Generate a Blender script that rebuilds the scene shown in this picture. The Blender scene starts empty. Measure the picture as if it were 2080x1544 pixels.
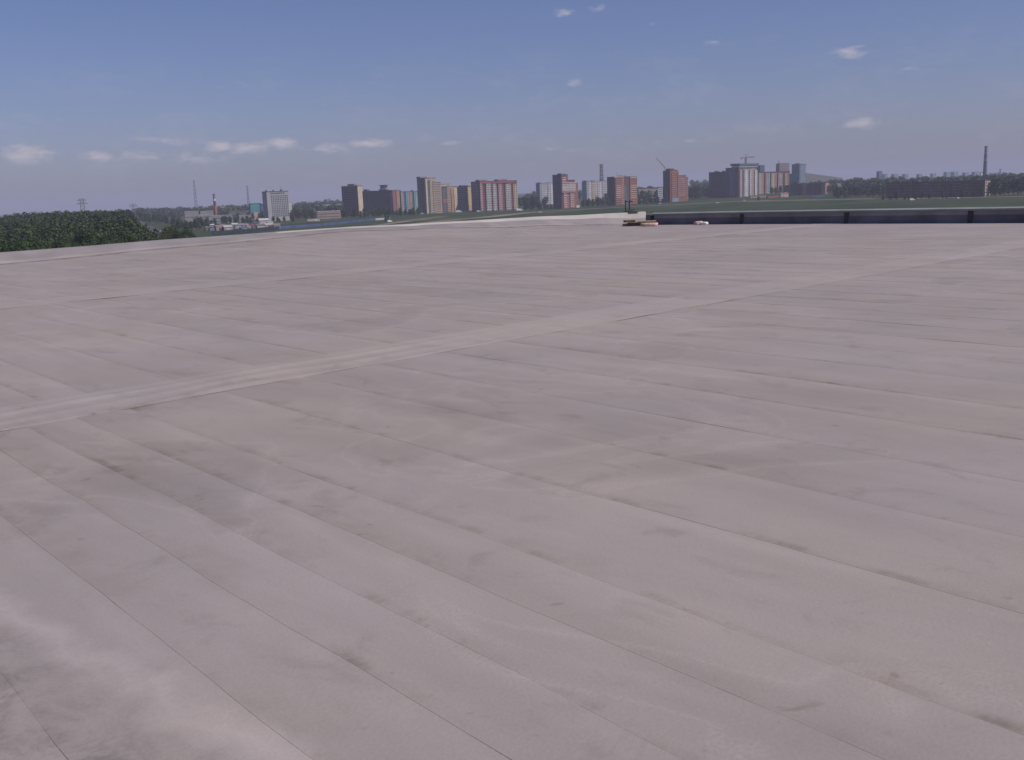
import bpy, bmesh, math, random
from math import sin, cos, tan, radians, degrees, atan2, hypot, pi, sqrt, exp
from mathutils import Vector, Matrix, noise
random.seed(7)
scene = bpy.context.scene
C = scene.collection

# ------------------------------------------------------------------ camera
PW, PH, FPX = 2080.0, 1544.0, 2041.0
PITCH, ROLL, CAMZ = radians(10.55), radians(2.3), 1.8
def pdir(px, py):
    """direction of the photograph's pixel in the world (x right, y forward, z up)"""
    u = (px-PW/2)/FPX; v = -(py-PH/2)/FPX
    uu = u*cos(ROLL)+v*sin(ROLL); vv = -u*sin(ROLL)+v*cos(ROLL)
    return Vector((uu, cos(PITCH)+vv*sin(PITCH), -sin(PITCH)+vv*cos(PITCH)))
cam_d = bpy.data.cameras.new('camera'); cam = bpy.data.objects.new('camera', cam_d); C.objects.link(cam)
cam_d.sensor_width = 36.0; cam_d.lens = 36.0*FPX/PW
cam_d.clip_start = 0.05; cam_d.clip_end = 40000
fwd = pdir(PW/2, PH/2).normalized()
right = (pdir(PW/2+100, PH/2)-pdir(PW/2-100, PH/2)).normalized()
up = right.cross(fwd).normalized()
mw = Matrix((right, up, -fwd)).transposed().to_4x4(); mw.translation = (0, 0, CAMZ)
cam.matrix_world = mw
scene.camera = cam
cy = scene.cycles
cy.max_bounces = 4; cy.diffuse_bounces = 2; cy.glossy_bounces = 2; cy.transmission_bounces = 2; cy.volume_bounces = 0; cy.transparent_max_bounces = 4

# ------------------------------------------------------------------ light
SUN_AZ, SUN_EL = radians(112), radians(50)      # azimuth clockwise from the view direction (+Y)
sun_d = bpy.data.lights.new('sun', 'SUN'); sun = bpy.data.objects.new('sun', sun_d); C.objects.link(sun)
sun_d.energy = 3.5; sun_d.angle = radians(0.53); sun_d.color = (1.0, 0.95, 0.89)
sdir = Vector((sin(SUN_AZ)*cos(SUN_EL), cos(SUN_AZ)*cos(SUN_EL), sin(SUN_EL)))
sun.rotation_euler = sdir.to_track_quat('Z', 'Y').to_euler()
scene.view_settings.view_transform = 'Standard'; scene.view_settings.look = 'None'
scene.view_settings.exposure = 0.0; scene.view_settings.gamma = 1.0
scene.view_settings.use_curve_mapping = False

world = bpy.data.worlds.new('World'); scene.world = world; world.use_nodes = True
wn, wl = world.node_tree.nodes, world.node_tree.links
wn.clear()
world.cycles.sampling_method = 'MANUAL'; world.cycles.sample_map_resolution = 256
def N(t, nodes=wn, **kw):
    n = nodes.new(t)
    for k, v in kw.items(): setattr(n, k, v)
    return n
def M(op, a, b=None, c=None, nodes=wn, links=wl, clamp=False):
    n = nodes.new('ShaderNodeMath'); n.operation = op; n.use_clamp = clamp
    for i, v in enumerate((a, b, c)):
        if v is None: continue
        if isinstance(v, (int, float)): n.inputs[i].default_value = v
        else: links.new(v, n.inputs[i])
    return n.outputs[0]
out = N('ShaderNodeOutputWorld'); bg = N('ShaderNodeBackground'); bg.inputs[1].default_value = 0.075
sky = N('ShaderNodeTexSky', sky_type='NISHITA', sun_disc=False, sun_elevation=SUN_EL, sun_rotation=SUN_AZ,
        altitude=100.0, air_density=1.0, dust_density=0.9, ozone_density=3.0)
tc = N('ShaderNodeTexCoord'); sep = N('ShaderNodeSeparateXYZ'); wl.new(tc.outputs['Generated'], sep.inputs[0])
az = M('ARCTAN2', sep.outputs[0], sep.outputs[1]); el = M('ARCSINE', sep.outputs[2])
comb = N('ShaderNodeCombineXYZ'); wl.new(M('MULTIPLY', az, 1.0), comb.inputs[0]); wl.new(M('MULTIPLY', el, 2.6), comb.inputs[1])
def wnoise(scale, detail, rough, off=0.0):
    n = N('ShaderNodeTexNoise'); n.inputs['Scale'].default_value = scale
    n.inputs['Detail'].default_value = detail; n.inputs['Roughness'].default_value = rough
    mp = N('ShaderNodeMapping'); mp.inputs['Location'].default_value = (off, off*1.7, off*0.3)
    wl.new(comb.outputs[0], mp.inputs[0]); wl.new(mp.outputs[0], n.inputs['Vector'])
    return n.outputs[0]
n1 = wnoise(58, 7, 0.66); n2 = wnoise(13, 4, 0.6, 3.1)
# scattered fair-weather cumulus low over the whole horizon ...
band = M('MULTIPLY', M('SMOOTHSTEP', 0.015, 0.05, el) if False else M('MULTIPLY', M('DIVIDE', el, 0.05, clamp=True), M('SUBTRACT', 1.0, M('DIVIDE', el, 0.16, clamp=True), clamp=True), clamp=True), 1.0)
haze_cl = M('MULTIPLY', M('MULTIPLY', M('SUBTRACT', M('ADD', M('MULTIPLY', n1, 0.5), M('MULTIPLY', n2, 0.5)), 0.5, clamp=True), 3.0, clamp=True), band)
# ... and the single clouds that stand out, each at its own bearing and height
clouds = [  # px, py, half width px, half height px, strength
    (55, 314, 58, 20, 1.0), (448, 297, 34, 13, 0.95), (510, 300, 80, 14, 0.8), (570, 292, 40, 15, 1.0), (660, 302, 70, 14, 0.6),
    (750, 291, 58, 11, 0.8), (200, 318, 52, 14, 0.55), (290, 318, 90, 14, 0.5), (400, 322, 80, 14, 0.45), (330, 287, 80, 11, 0.4),
    (915, 290, 50, 7, 0.35), (120, 242, 22, 6, 0.3), (1735, 107, 62, 15, 0.5), (1750, 251, 66, 14, 0.5), (1163, 169, 26, 9, 0.5),
    (1150, 26, 36, 10, 0.36), (1213, 17, 34, 11, 0.25), (1335, 287, 38, 11, 0.4), (1405, 285, 30, 8, 0.25), (1326, 48, 20, 6, 0.22),
    (1450, 85, 30, 10, 0.2), (1120, 303, 30, 6, 0.25), (480, 176, 60, 14, 0.12), (1850, 140, 40, 8, 0.15), (1160, 305, 40, 6, 0.2)]
nd = M('ADD', M('MULTIPLY', n1, 0.75), M('MULTIPLY', n2, 0.25))
body = None
def VM(op, a, b):
    n = wn.new('ShaderNodeVectorMath'); n.operation = op; wl.new(a, n.inputs[0])
    if b is not None: n.inputs[1].default_value = b
    return n
ang = N('ShaderNodeCombineXYZ'); wl.new(az, ang.inputs[0]); wl.new(el, ang.inputs[1])
for (px, py, hw, hh, s) in clouds:
    d0 = pdir(px, py).normalized(); a0 = atan2(d0.x, d0.y); e0 = math.asin(d0.z)
    v = VM('SUBTRACT', ang.outputs[0], (a0, e0, 0)); v = VM('MULTIPLY', v.outputs[0], (FPX/hw/1.25, FPX/hh/1.45, 0))
    bd = M('MULTIPLY_ADD', VM('LENGTH', v.outputs[0], None).outputs['Value'], -(0.30+0.70*s), 0.30+0.70*s)
    body = bd if body is None else M('MAXIMUM', body, bd)
body = M('MAXIMUM', body, 0.0)
acc = M('MULTIPLY', M('SUBTRACT', M('ADD', M('MULTIPLY', body, 1.1), M('MULTIPLY', nd, 2.5)), 1.56, clamp=True), M('MULTIPLY', body, 2.4, clamp=True))
acc = M('MAXIMUM', M('MULTIPLY', acc, 1.5, clamp=True), M('MULTIPLY', haze_cl, 0.6))
mix = N('ShaderNodeMix', data_type='RGBA'); mix.inputs['B'].default_value = (7.0, 6.5, 7.2, 1)
skym = N('ShaderNodeMix', data_type='RGBA', blend_type='MULTIPLY'); skym.inputs['Factor'].default_value = 1.0
skym.inputs['B'].default_value = (0.80, 0.775, 1.06, 1)
wl.new(sky.outputs[0], skym.inputs['A'])
wl.new(M('MULTIPLY', acc, 0.95), mix.inputs['Factor']); wl.new(skym.outputs['Result'], mix.inputs['A'])
wl.new(mix.outputs['Result'], bg.inputs[0]); wl.new(bg.outputs[0], out.inputs[0])

# ------------------------------------------------------------------ helpers
def mesh_obj(name, bm, mat=None, parent=None, smooth=False):
    me = bpy.data.meshes.new(name); bm.to_mesh(me); bm.free()
    return from_mesh(name, me, mat, parent, smooth)
def from_mesh(name, me, mat=None, parent=None, smooth=False):
    if mat is not None and not me.materials: me.materials.append(mat)
    if smooth:
        for p in me.polygons: p.use_smooth = True
    o = bpy.data.objects.new(name, me); C.objects.link(o)
    if parent is not None: o.parent = parent
    return o
def empty(name, loc=(0, 0, 0), rz=0.0):
    o = bpy.data.objects.new(name, None); C.objects.link(o)
    o.location = loc; o.rotation_euler = (0, 0, rz); o.empty_display_size = 0.5
    return o
def tag(o, label=None, cat=None, group=None, kind=None):
    if label: o['label'] = label
    if cat: o['category'] = cat
    if group: o['group'] = group
    if kind: o['kind'] = kind
    return o
def copy_tree(o, parent=None):
    c = o.copy(); C.objects.link(c); c.parent = parent
    for ch in list(o.children): copy_tree(ch, c)
    return c
def box(bm, x0, x1, y0, y1, z0, z1, bottom=False):
    v = [bm.verts.new(p) for p in ((x0,y0,z0),(x1,y0,z0),(x1,y1,z0),(x0,y1,z0),(x0,y0,z1),(x1,y0,z1),(x1,y1,z1),(x0,y1,z1))]
    for f in ((0,1,5,4),(1,2,6,5),(2,3,7,6),(3,0,4,7),(4,5,6,7)) + (((3,2,1,0),) if bottom else ()):
        bm.faces.new([v[i] for i in f])
def bar(bm, a, b, r, n=4, r2=None):
    a, b = Vector(a), Vector(b); d = (b-a).normalized(); r2 = r if r2 is None else r2
    s = Vector((0,0,1)) if abs(d.z) < 0.9 else Vector((1,0,0))
    x = d.cross(s).normalized(); y = d.cross(x)
    A = [bm.verts.new(a+(x*cos(t)+y*sin(t))*r) for t in [2*pi*(i+.5)/n for i in range(n)]]
    B = [bm.verts.new(b+(x*cos(t)+y*sin(t))*r2) for t in [2*pi*(i+.5)/n for i in range(n)]]
    for i in range(n): bm.faces.new((A[i], A[(i+1)%n], B[(i+1)%n], B[i]))
    bm.faces.new(A[::-1]); bm.faces.new(B)

mats = {}
def mat(name, col, rough=0.85, var=0.12, scale=0.25, spec=0.25, metal=0.0, bump=0.0, bscale=6.0, col2=None, coord='Object'):
    if name in mats: return mats[name]
    m = bpy.data.materials.new(name); m.use_nodes = True
    nt = m.node_tree; nn, ll = nt.nodes, nt.links
    p = nn['Principled BSDF']; p.inputs['Roughness'].default_value = rough; p.inputs['Metallic'].default_value = metal
    p.inputs['Specular IOR Level'].default_value = spec
    t = nn.new('ShaderNodeTexCoord')
    a = nn.new('ShaderNodeTexNoise'); a.inputs['Scale'].default_value = scale; a.inputs['Detail'].default_value = 6
    ll.new(t.outputs[coord], a.inputs['Vector'])
    r = nn.new('ShaderNodeValToRGB')
    c2 = col2 if col2 else tuple(min(1, x*(1+var)) for x in col)
    r.color_ramp.elements[0].position = 0.36; r.color_ramp.elements[1].position = 0.64
    r.color_ramp.elements[0].color = tuple(x*(1-var) for x in col)+(1,)
    r.color_ramp.elements[1].color = tuple(c2)+(1,)
    ll.new(a.outputs[0], r.inputs[0]); ll.new(r.outputs[0], p.inputs['Base Color'])
    if bump:
        b = nn.new('ShaderNodeTexNoise'); b.inputs['Scale'].default_value = bscale; b.inputs['Detail'].default_value = 5
        ll.new(t.outputs[coord], b.inputs['Vector'])
        bu = nn.new('ShaderNodeBump'); bu.inputs['Strength'].default_value = bump; bu.inputs['Distance'].default_value = 0.05
        ll.new(b.outputs[0], bu.inputs['Height']); ll.new(bu.outputs[0], p.inputs['Normal'])
    mats[name] = m
    return m
def smooth01(a, b, x):
    t = max(0.0, min(1.0, (x-a)/(b-a))); return t*t*(3-2*t)
def interp(tab, x):
    if x <= tab[0][0]: return tab[0][1]
    for (x0, y0), (x1, y1) in zip(tab, tab[1:]):
        if x <= x1:
            t = (x-x0)/(x1-x0); t = t*t*(3-2*t); return y0+(y1-y0)*t
    return tab[-1][1]

# ================================================================== THE GROUND
def ground_z(x, y):
    d = hypot(x, y); a = degrees(atan2(x, y))
    z = -22.0
    if -90 < a < 90 and d > 60:
        fl = smooth01(-17.5, -20.5, a)*smooth01(-75, -50, a)                 # wooded slope on the left
        z += fl*7.0*smooth01(250, 900, d)
        rise = interp([(-30, 8), (-14, 7), (-8, 8), (0, 12), (6, 20), (12, 22), (16, 15), (20, 9), (27, 7), (40, 7)], a)
        z += (1-fl)*rise*smooth01(1450, 3200, d)
        z += interp([(6, 0), (14, 3.0), (20, 4), (30, 4)], a)*smooth01(1150, 1700, d)
        z += (1-fl)*0.5*noise.noise(Vector((x*0.006, y*0.006, 0)))
    return z
def pos(px, py, D):
    d = pdir(px, py); t = D/d.y
    return Vector((d.x*t, D, CAMZ+d.z*t))
def gpos(px, D):
    p = pos(px, 435-0.0405*px, D); p.z = ground_z(p.x, p.y); return p

def ground_material():
    m = bpy.data.materials.new('meadow'); m.use_nodes = True
    nn, ll = m.node_tree.nodes, m.node_tree.links
    p = nn['Principled BSDF']; p.inputs['Roughness'].default_value = 0.95; p.inputs['Specular IOR Level'].default_value = 0.1
    t = nn.new('ShaderNodeTexCoord')
    def no(s, d, r=0.55):
        a = nn.new('ShaderNodeTexNoise'); a.inputs['Scale'].default_value = s; a.inputs['Detail'].default_value = d
        a.inputs['Roughness'].default_value = r; ll.new(t.outputs['Object'], a.inputs['Vector']); return a.outputs[0]
    r = nn.new('ShaderNodeValToRGB'); e = r.color_ramp.elements
    e[0].position = 0.36; e[0].color = (0.026, 0.042, 0.014, 1)
    e[1].position = 0.7; e[1].color = (0.066, 0.085, 0.034, 1)
    ll.new(no(0.012, 8, 0.65), r.inputs[0])
    r2 = nn.new('ShaderNodeValToRGB'); e = r2.color_ramp.elements
    e[0].position = 0.55; e[0].color = (0, 0, 0, 1); e[1].position = 0.66; e[1].color = (1, 1, 1, 1)
    ll.new(no(0.0065, 7, 0.6), r2.inputs[0])
    mx = nn.new('ShaderNodeMix'); mx.data_type = 'RGBA'; mx.inputs['B'].default_value = (0.15, 0.12, 0.085, 1)
    ll.new(M('MULTIPLY', r2.outputs[0], 0.55, nodes=nn, links=ll), mx.inputs['Factor']); ll.new(r.outputs[0], mx.inputs['A'])
    ll.new(mx.outputs['Result'], p.inputs['Base Color'])
    return m
def build_ground():
    bm = bmesh.new()
    radii = [30, 60, 100, 150, 200, 260, 330, 400, 480, 560, 640, 720, 800, 880, 960, 1040, 1120, 1200, 1300, 1400, 1500, 1600, 1700,
             1850, 2000, 2200, 2400, 2600, 2800, 3000, 3200, 3600, 4200, 5000, 6500, 9000, 13000, 18000]
    angs = [-180, -150, -120, -100, -90] + [-80, -65, -50, -40, -34] + [-30+i*0.75 for i in range(81)] + [34, 40, 50, 65, 80, 90, 100, 120, 150]
    c = bm.verts.new((0, 0, -22)); rows = []
    for R in radii:
        rows.append([bm.verts.new((R*sin(radians(a)), R*cos(radians(a)), ground_z(R*sin(radians(a)), R*cos(radians(a))))) for a in angs])
    n = len(angs)
    for i in range(n): bm.faces.new((c, rows[0][(i+1) % n], rows[0][i]))
    for r0, r1 in zip(rows, rows[1:]):
        for i in range(n): bm.faces.new((r0[i], r0[(i+1) % n], r1[(i+1) % n], r1[i]))
    bmesh.ops.recalc_face_normals(bm, faces=bm.faces)
    tag(mesh_obj('ground', bm, ground_material(), smooth=True), kind='structure')
build_ground()

def ribbon(name, pts, width, m, lift=0.06, step=12.0):
    """a road or path draped over the ground along plan points"""
    bm = bmesh.new(); P = [Vector((p[0], p[1])) for p in pts]; Q = []
    for a, b in zip(P, P[1:]):
        k = max(1, int((b-a).length/step))
        for i in range(k): Q.append(a.lerp(b, i/k))
    Q.append(P[-1]); prev = None
    for i, q in enumerate(Q):
        d = (Q[min(i+1, len(Q)-1)]-Q[max(i-1, 0)]).normalized(); s = Vector((d.y, -d.x))
        w = width(i/len(Q)) if callable(width) else width
        row = []
        for k in (-0.5, -0.17, 0.17, 0.5):
            e = q+s*w*k; row.append(bm.verts.new((e.x, e.y, ground_z(e.x, e.y)+lift+(0.25 if abs(k) < 0.3 else 0.0))))
        if prev:
            for k in range(3): bm.faces.new((prev[k], row[k], row[k+1], prev[k+1]))
        prev = row
    bmesh.ops.recalc_face_normals(bm, faces=bm.faces)
    for f in bm.faces:
        if f.normal.z < 0: f.normal_flip()
    return tag(mesh_obj(name, bm, m), kind='structure')
dirt = mat('bare_soil', (0.26, 0.20, 0.155), var=0.25, scale=0.03)
asph = mat('asphalt', (0.085, 0.08, 0.08), var=0.2, scale=0.05)
path_m = mat('trodden_earth', (0.19, 0.155, 0.11), var=0.3, scale=0.02)
def gp(px, D): p = gpos(px, D); return (p.x, p.y)
ribbon('road', [gp(470, 330), gp(425, 440), gp(385, 560), gp(345, 690), gp(312, 860), gp(285, 1100), gp(268, 1500)], 13, asph, 0.35)
ribbon('road', [gp(395, 300), gp(380, 480), gp(352, 620), gp(322, 760), gp(297, 950), gp(276, 1250)], 9, dirt, 0.22)
ribbon('path', [gp(600, 720), gp(850, 900), gp(1080, 1200), gp(1300, 1290), gp(1500, 1330), gp(1760, 1180), gp(2080, 1010), gp(2200, 980)], 26, path_m, 0.25)
ribbon('path', [gp(380, 560), gp(520, 640), gp(660, 760), gp(800, 960), gp(900, 1180)], 16, path_m, 0.28)

# ================================================================== THE ROOF WE STAND ON
EU = Vector((cos(radians(43.9)), sin(radians(43.9)))); EW = Vector((-cos(radians(49.6)), sin(radians(49.6))))
det = EU.x*EW.y-EU.y*EW.x
def uw(x, y): return ((x*EW.y-y*EW.x)/det, (EU.x*y-EU.y*x)/det)
def on_w(px, py, w):
    d = pdir(px, py); q = uw(d.x, d.y); t = w/q[1]; return q[0]*t, CAMZ+d.z*t
W0, UWALL, UEND = 40.0, 38.0, 48.2
edge = []
for x, g, a, b, c in [(0, 538, 531, 515, 513.5), (400, 500, 495, 485, 483), (700, 471, 468, 464.5, 462), (850, 466, 464, 458, 454.5),
                      (1080, 460, 457, 447, 441), (1200, 457, 455, 444, 436), (1300, 455, 452, 443, 430.5)]:
    e = [on_w(x, y, w) for y, w in ((g, W0-1.2), (a, W0-0.9), (b, W0-0.12), (c, W0))]
    edge.append(e)
Gt, At, Bt, Ct = [[(e[k][0], e[k][1]) for e in edge] for k in range(4)]
def roof_z(u, w):
    return interp(Gt, u)*smooth01(24, W0-1.2, w)
def RP(u, w, z=0.0):
    return Vector((EU.x*u+EW.x*w, EU.y*u+EW.y*w, z))

def membrane_material(name, base, light=1.0):
    m = bpy.data.materials.new(name); m.use_nodes = True
    nn, ll = m.node_tree.nodes, m.node_tree.links
    k = dict(nodes=nn, links=ll)
    p = nn['Principled BSDF']; p.inputs['Roughness'].default_value = 0.8; p.inputs['Specular IOR Level'].default_value = 0.2
    t = nn.new('ShaderNodeTexCoord')
    info = nn.new('ShaderNodeObjectInfo')
    rot = nn.new('ShaderNodeMapping'); rot.vector_type = 'POINT'; rot.inputs['Rotation'].default_value = (0, 0, -radians(43.9))
    ll.new(t.outputs['Object'], rot.inputs[0])
    def no(s, d, r=0.55, sc=(1, 1, 1), loc=(0, 0, 0), dist=0.0):
        mp = nn.new('ShaderNodeMapping'); mp.inputs['Scale'].default_value = sc; mp.inputs['Location'].default_value = loc
        ll.new(rot.outputs[0], mp.inputs[0])
        a = nn.new('ShaderNodeTexNoise'); a.inputs['Scale'].default_value = s; a.inputs['Detail'].default_value = d
        a.inputs['Roughness'].default_value = r; a.inputs['Distortion'].default_value = dist
        ll.new(mp.outputs[0], a.inputs['Vector']); return a.outputs[0]
    def ramp(src, a, b):
        n = nn.new('ShaderNodeMapRange'); n.inputs['From Min'].default_value = a; n.inputs['From Max'].default_value = b
        n.interpolation_type = 'SMOOTHSTEP'; ll.new(src, n.inputs['Value']); return n.outputs[0]
    big = no(0.16, 5, 0.6, loc=(3, 1, 0)); mid = no(0.9, 6, 0.6, sc=(1.0, 0.45, 1)); blot = no(2.3, 5, 0.65, sc=(1, 0.7, 1), loc=(7, 2, 0), dist=0.6)
    fine = no(55, 3, 0.6); grit = no(210, 2, 0.6)
    v = M('ADD', 0.97, M('MULTIPLY', M('SUBTRACT', big, 0.5, **k), 0.32, **k), **k)
    v = M('ADD', v, M('MULTIPLY', M('SUBTRACT', mid, 0.5, **k), 0.28, **k), **k)
    v = M('ADD', v, M('MULTIPLY', M('SUBTRACT', fine, 0.5, **k), 0.16, **k), **k)
    v = M('ADD', v, M('MULTIPLY', M('SUBTRACT', grit, 0.5, **k), 0.14, **k), **k)
    v = M('ADD', v, M('MULTIPLY', M('SUBTRACT', info.outputs['Random'], 0.5, **k), 0.018, **k), **k)
    # pale dried-water blooms and darker damp dirt
    v = M('ADD', v, M('MULTIPLY', ramp(blot, 0.54, 0.72), -0.13, **k), **k)
    v = M('ADD', v, M('MULTIPLY', ramp(no(0.55, 6, 0.66, loc=(11, 5, 0), dist=0.9), 0.58, 0.72), 0.07, **k), **k)
    # dirt caught along the laps (uv in metres: x from the lap edge, y from the edge that lies under the next roll)
    uvn = nn.new('ShaderNodeUVMap'); sx = nn.new('ShaderNodeSeparateXYZ'); ll.new(uvn.outputs[0], sx.inputs[0])
    rnd = info.outputs['Random']
    wn_ = M('MULTIPLY', M('SUBTRACT', no(2.6, 4, 0.65, sc=(0.4, 1, 1)), 0.5, **k), 0.07, **k)
    wob = M('ADD', sx.outputs[0], wn_, **k); wob2 = M('ADD', sx.outputs[1], wn_, **k)
    def tri(x, c, h): return M('SUBTRACT', 1.0, M('DIVIDE', M('ABSOLUTE', M('SUBTRACT', x, c, **k), **k), h, clamp=True, **k), **k)
    long_ = ramp(no(0.55, 4, 0.7, sc=(0.6, 1, 1), loc=(2, 9, 0)), 0.36, 0.64)
    dash = ramp(no(2.8, 4, 0.7, sc=(0.35, 1, 1), loc=(12, 9, 0)), 0.46, 0.68)
    amount = M('ADD', 0.45, M('MULTIPLY', rnd, 0.75, **k), **k)
    ld = M('MULTIPLY', M('MULTIPLY', tri(wob, 0.02, 0.06), M('ADD', M('MULTIPLY', long_, 0.08, **k), M('MULTIPLY', M('MULTIPLY', long_, dash, **k), 0.36, **k), **k), **k), amount, **k)
    lw = M('MULTIPLY', M('MULTIPLY', tri(wob, 0.05, 0.24), ramp(no(0.7, 5, 0.7, loc=(5, 3, 0)), 0.47, 0.70), **k), M('MULTIPLY', amount, 0.16, **k), **k)
    sp = M('MULTIPLY', M('MULTIPLY', ramp(no(4.2, 3, 0.65, sc=(0.8, 1, 1), loc=(21, 3, 0), dist=0.6), 0.64, 0.76), tri(wob, 0.06, 0.30), **k), 0.30, **k)
    dirt_ = M('ADD', M('ADD', ld, lw, **k), sp, **k)
    v = M('SUBTRACT', v, dirt_, **k)
    v = M('ADD', v, M('MULTIPLY', M('MULTIPLY', tri(wob2, 0.13, 0.13), ramp(no(0.6, 5, 0.66, loc=(8, 8, 0)), 0.42, 0.64), **k), 0.085, **k), **k)
    # tide marks of dried puddles, scattered scuffs and specks
    pn = no(0.33, 4, 0.55, loc=(41, 7, 0), dist=0.7)
    v = M('ADD', v, M('MULTIPLY', M('MULTIPLY', tri(pn, 0.585, 0.014), ramp(fine, 0.3, 0.6), **k), 0.075, **k), **k)
    v = M('SUBTRACT', v, M('MULTIPLY', ramp(pn, 0.585, 0.66), 0.07, **k), **k)
    v = M('SUBTRACT', v, M('MULTIPLY', M('MULTIPLY', ramp(no(7.5, 3, 0.6, loc=(9, 31, 0)), 0.70, 0.78), ramp(no(0.8, 3, 0.6, loc=(19, 1, 0)), 0.48, 0.62), **k), 0.22, **k), **k)
    v = M('SUBTRACT', v, M('MULTIPLY', ramp(no(26, 2, 0.5, loc=(2, 3, 0)), 0.73, 0.80), 0.16, **k), **k)
    # wind-blown streaks of dust across the sheets
    v = M('ADD', v, M('MULTIPLY', M('SUBTRACT', no(0.5, 6, 0.68, sc=(2.6, 0.45, 1), loc=(17, 2, 0), dist=0.5), 0.5, **k), 0.34, **k), **k)
    # band of dried silt in the near left corner with dirty membrane on its near side
    so = nn.new('ShaderNodeSeparateXYZ'); ll.new(t.outputs['Object'], so.inputs[0])
    q = M('ADD', M('MULTIPLY', so.outputs[0], 0.66, **k), M('MULTIPLY', so.outputs[1], 0.75, **k), **k)
    q = M('ADD', q, M('MULTIPLY', M('SUBTRACT', no(1.7, 6, 0.66, loc=(1, 4, 0)), 0.5, **k), 0.55, **k), **k)
    along = M('SUBTRACT', M('MULTIPLY', so.outputs[0], 0.75, **k), M('MULTIPLY', so.outputs[1], 0.66, **k), **k)
    fade = M('SUBTRACT', 1.0, ramp(along, -2.9, -1.2), **k)
    rim = M('SUBTRACT', 1.0, M('DIVIDE', M('ABSOLUTE', M('SUBTRACT', q, 1.71, **k), **k), 0.13, clamp=True, **k), **k)
    v = M('ADD', v, M('MULTIPLY', M('MULTIPLY', rim, fade, **k), 0.20, **k), **k)
    inner = M('SUBTRACT', 1.0, ramp(q, 1.25, 1.75), **k)
    v = M('SUBTRACT', v, M('MULTIPLY', M('MULTIPLY', inner, fade, **k), M('ADD', 0.04, M('MULTIPLY', ramp(no(3.0, 5, 0.7, loc=(3, 13, 0), dist=1.0), 0.42, 0.68), 0.34, **k), **k), **k), **k)
    v = M('MULTIPLY', v, light, **k)
    tint = nn.new('ShaderNodeMix'); tint.data_type = 'RGBA'
    tint.inputs['A'].default_value = tuple(b*f for b, f in zip(base, (0.985, 0.99, 1.02)))+(1,)
    tint.inputs['B'].default_value = tuple(b*f for b, f in zip(base, (1.05, 1.0, 0.91)))+(1,)
    ll.new(M('ADD', M('MULTIPLY', ramp(no(0.4, 5, 0.6, loc=(4, 4, 0)), 0.35, 0.65), 0.35, **k), M('MULTIPLY', dirt_, 2.2, **k), clamp=True, **k), tint.inputs['Factor'])
    sc = nn.new('ShaderNodeVectorMath'); sc.operation = 'SCALE'
    ll.new(tint.outputs['Result'], sc.inputs[0]); ll.new(v, sc.inputs['Scale']); ll.new(sc.outputs[0], p.inputs['Base Color'])
    b = nn.new('ShaderNodeBump'); b.inputs['Strength'].default_value = 0.35; b.inputs['Distance'].default_value = 0.004
    ll.new(fine, b.inputs['Height']); ll.new(b.outputs[0], p.inputs['Normal'])
    return m
BASE = (0.338, 0.289, 0.263)
mem = membrane_material('roof_membrane', BASE)
mem_strip = membrane_material('roof_membrane_strip', BASE, 1.085)

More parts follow.
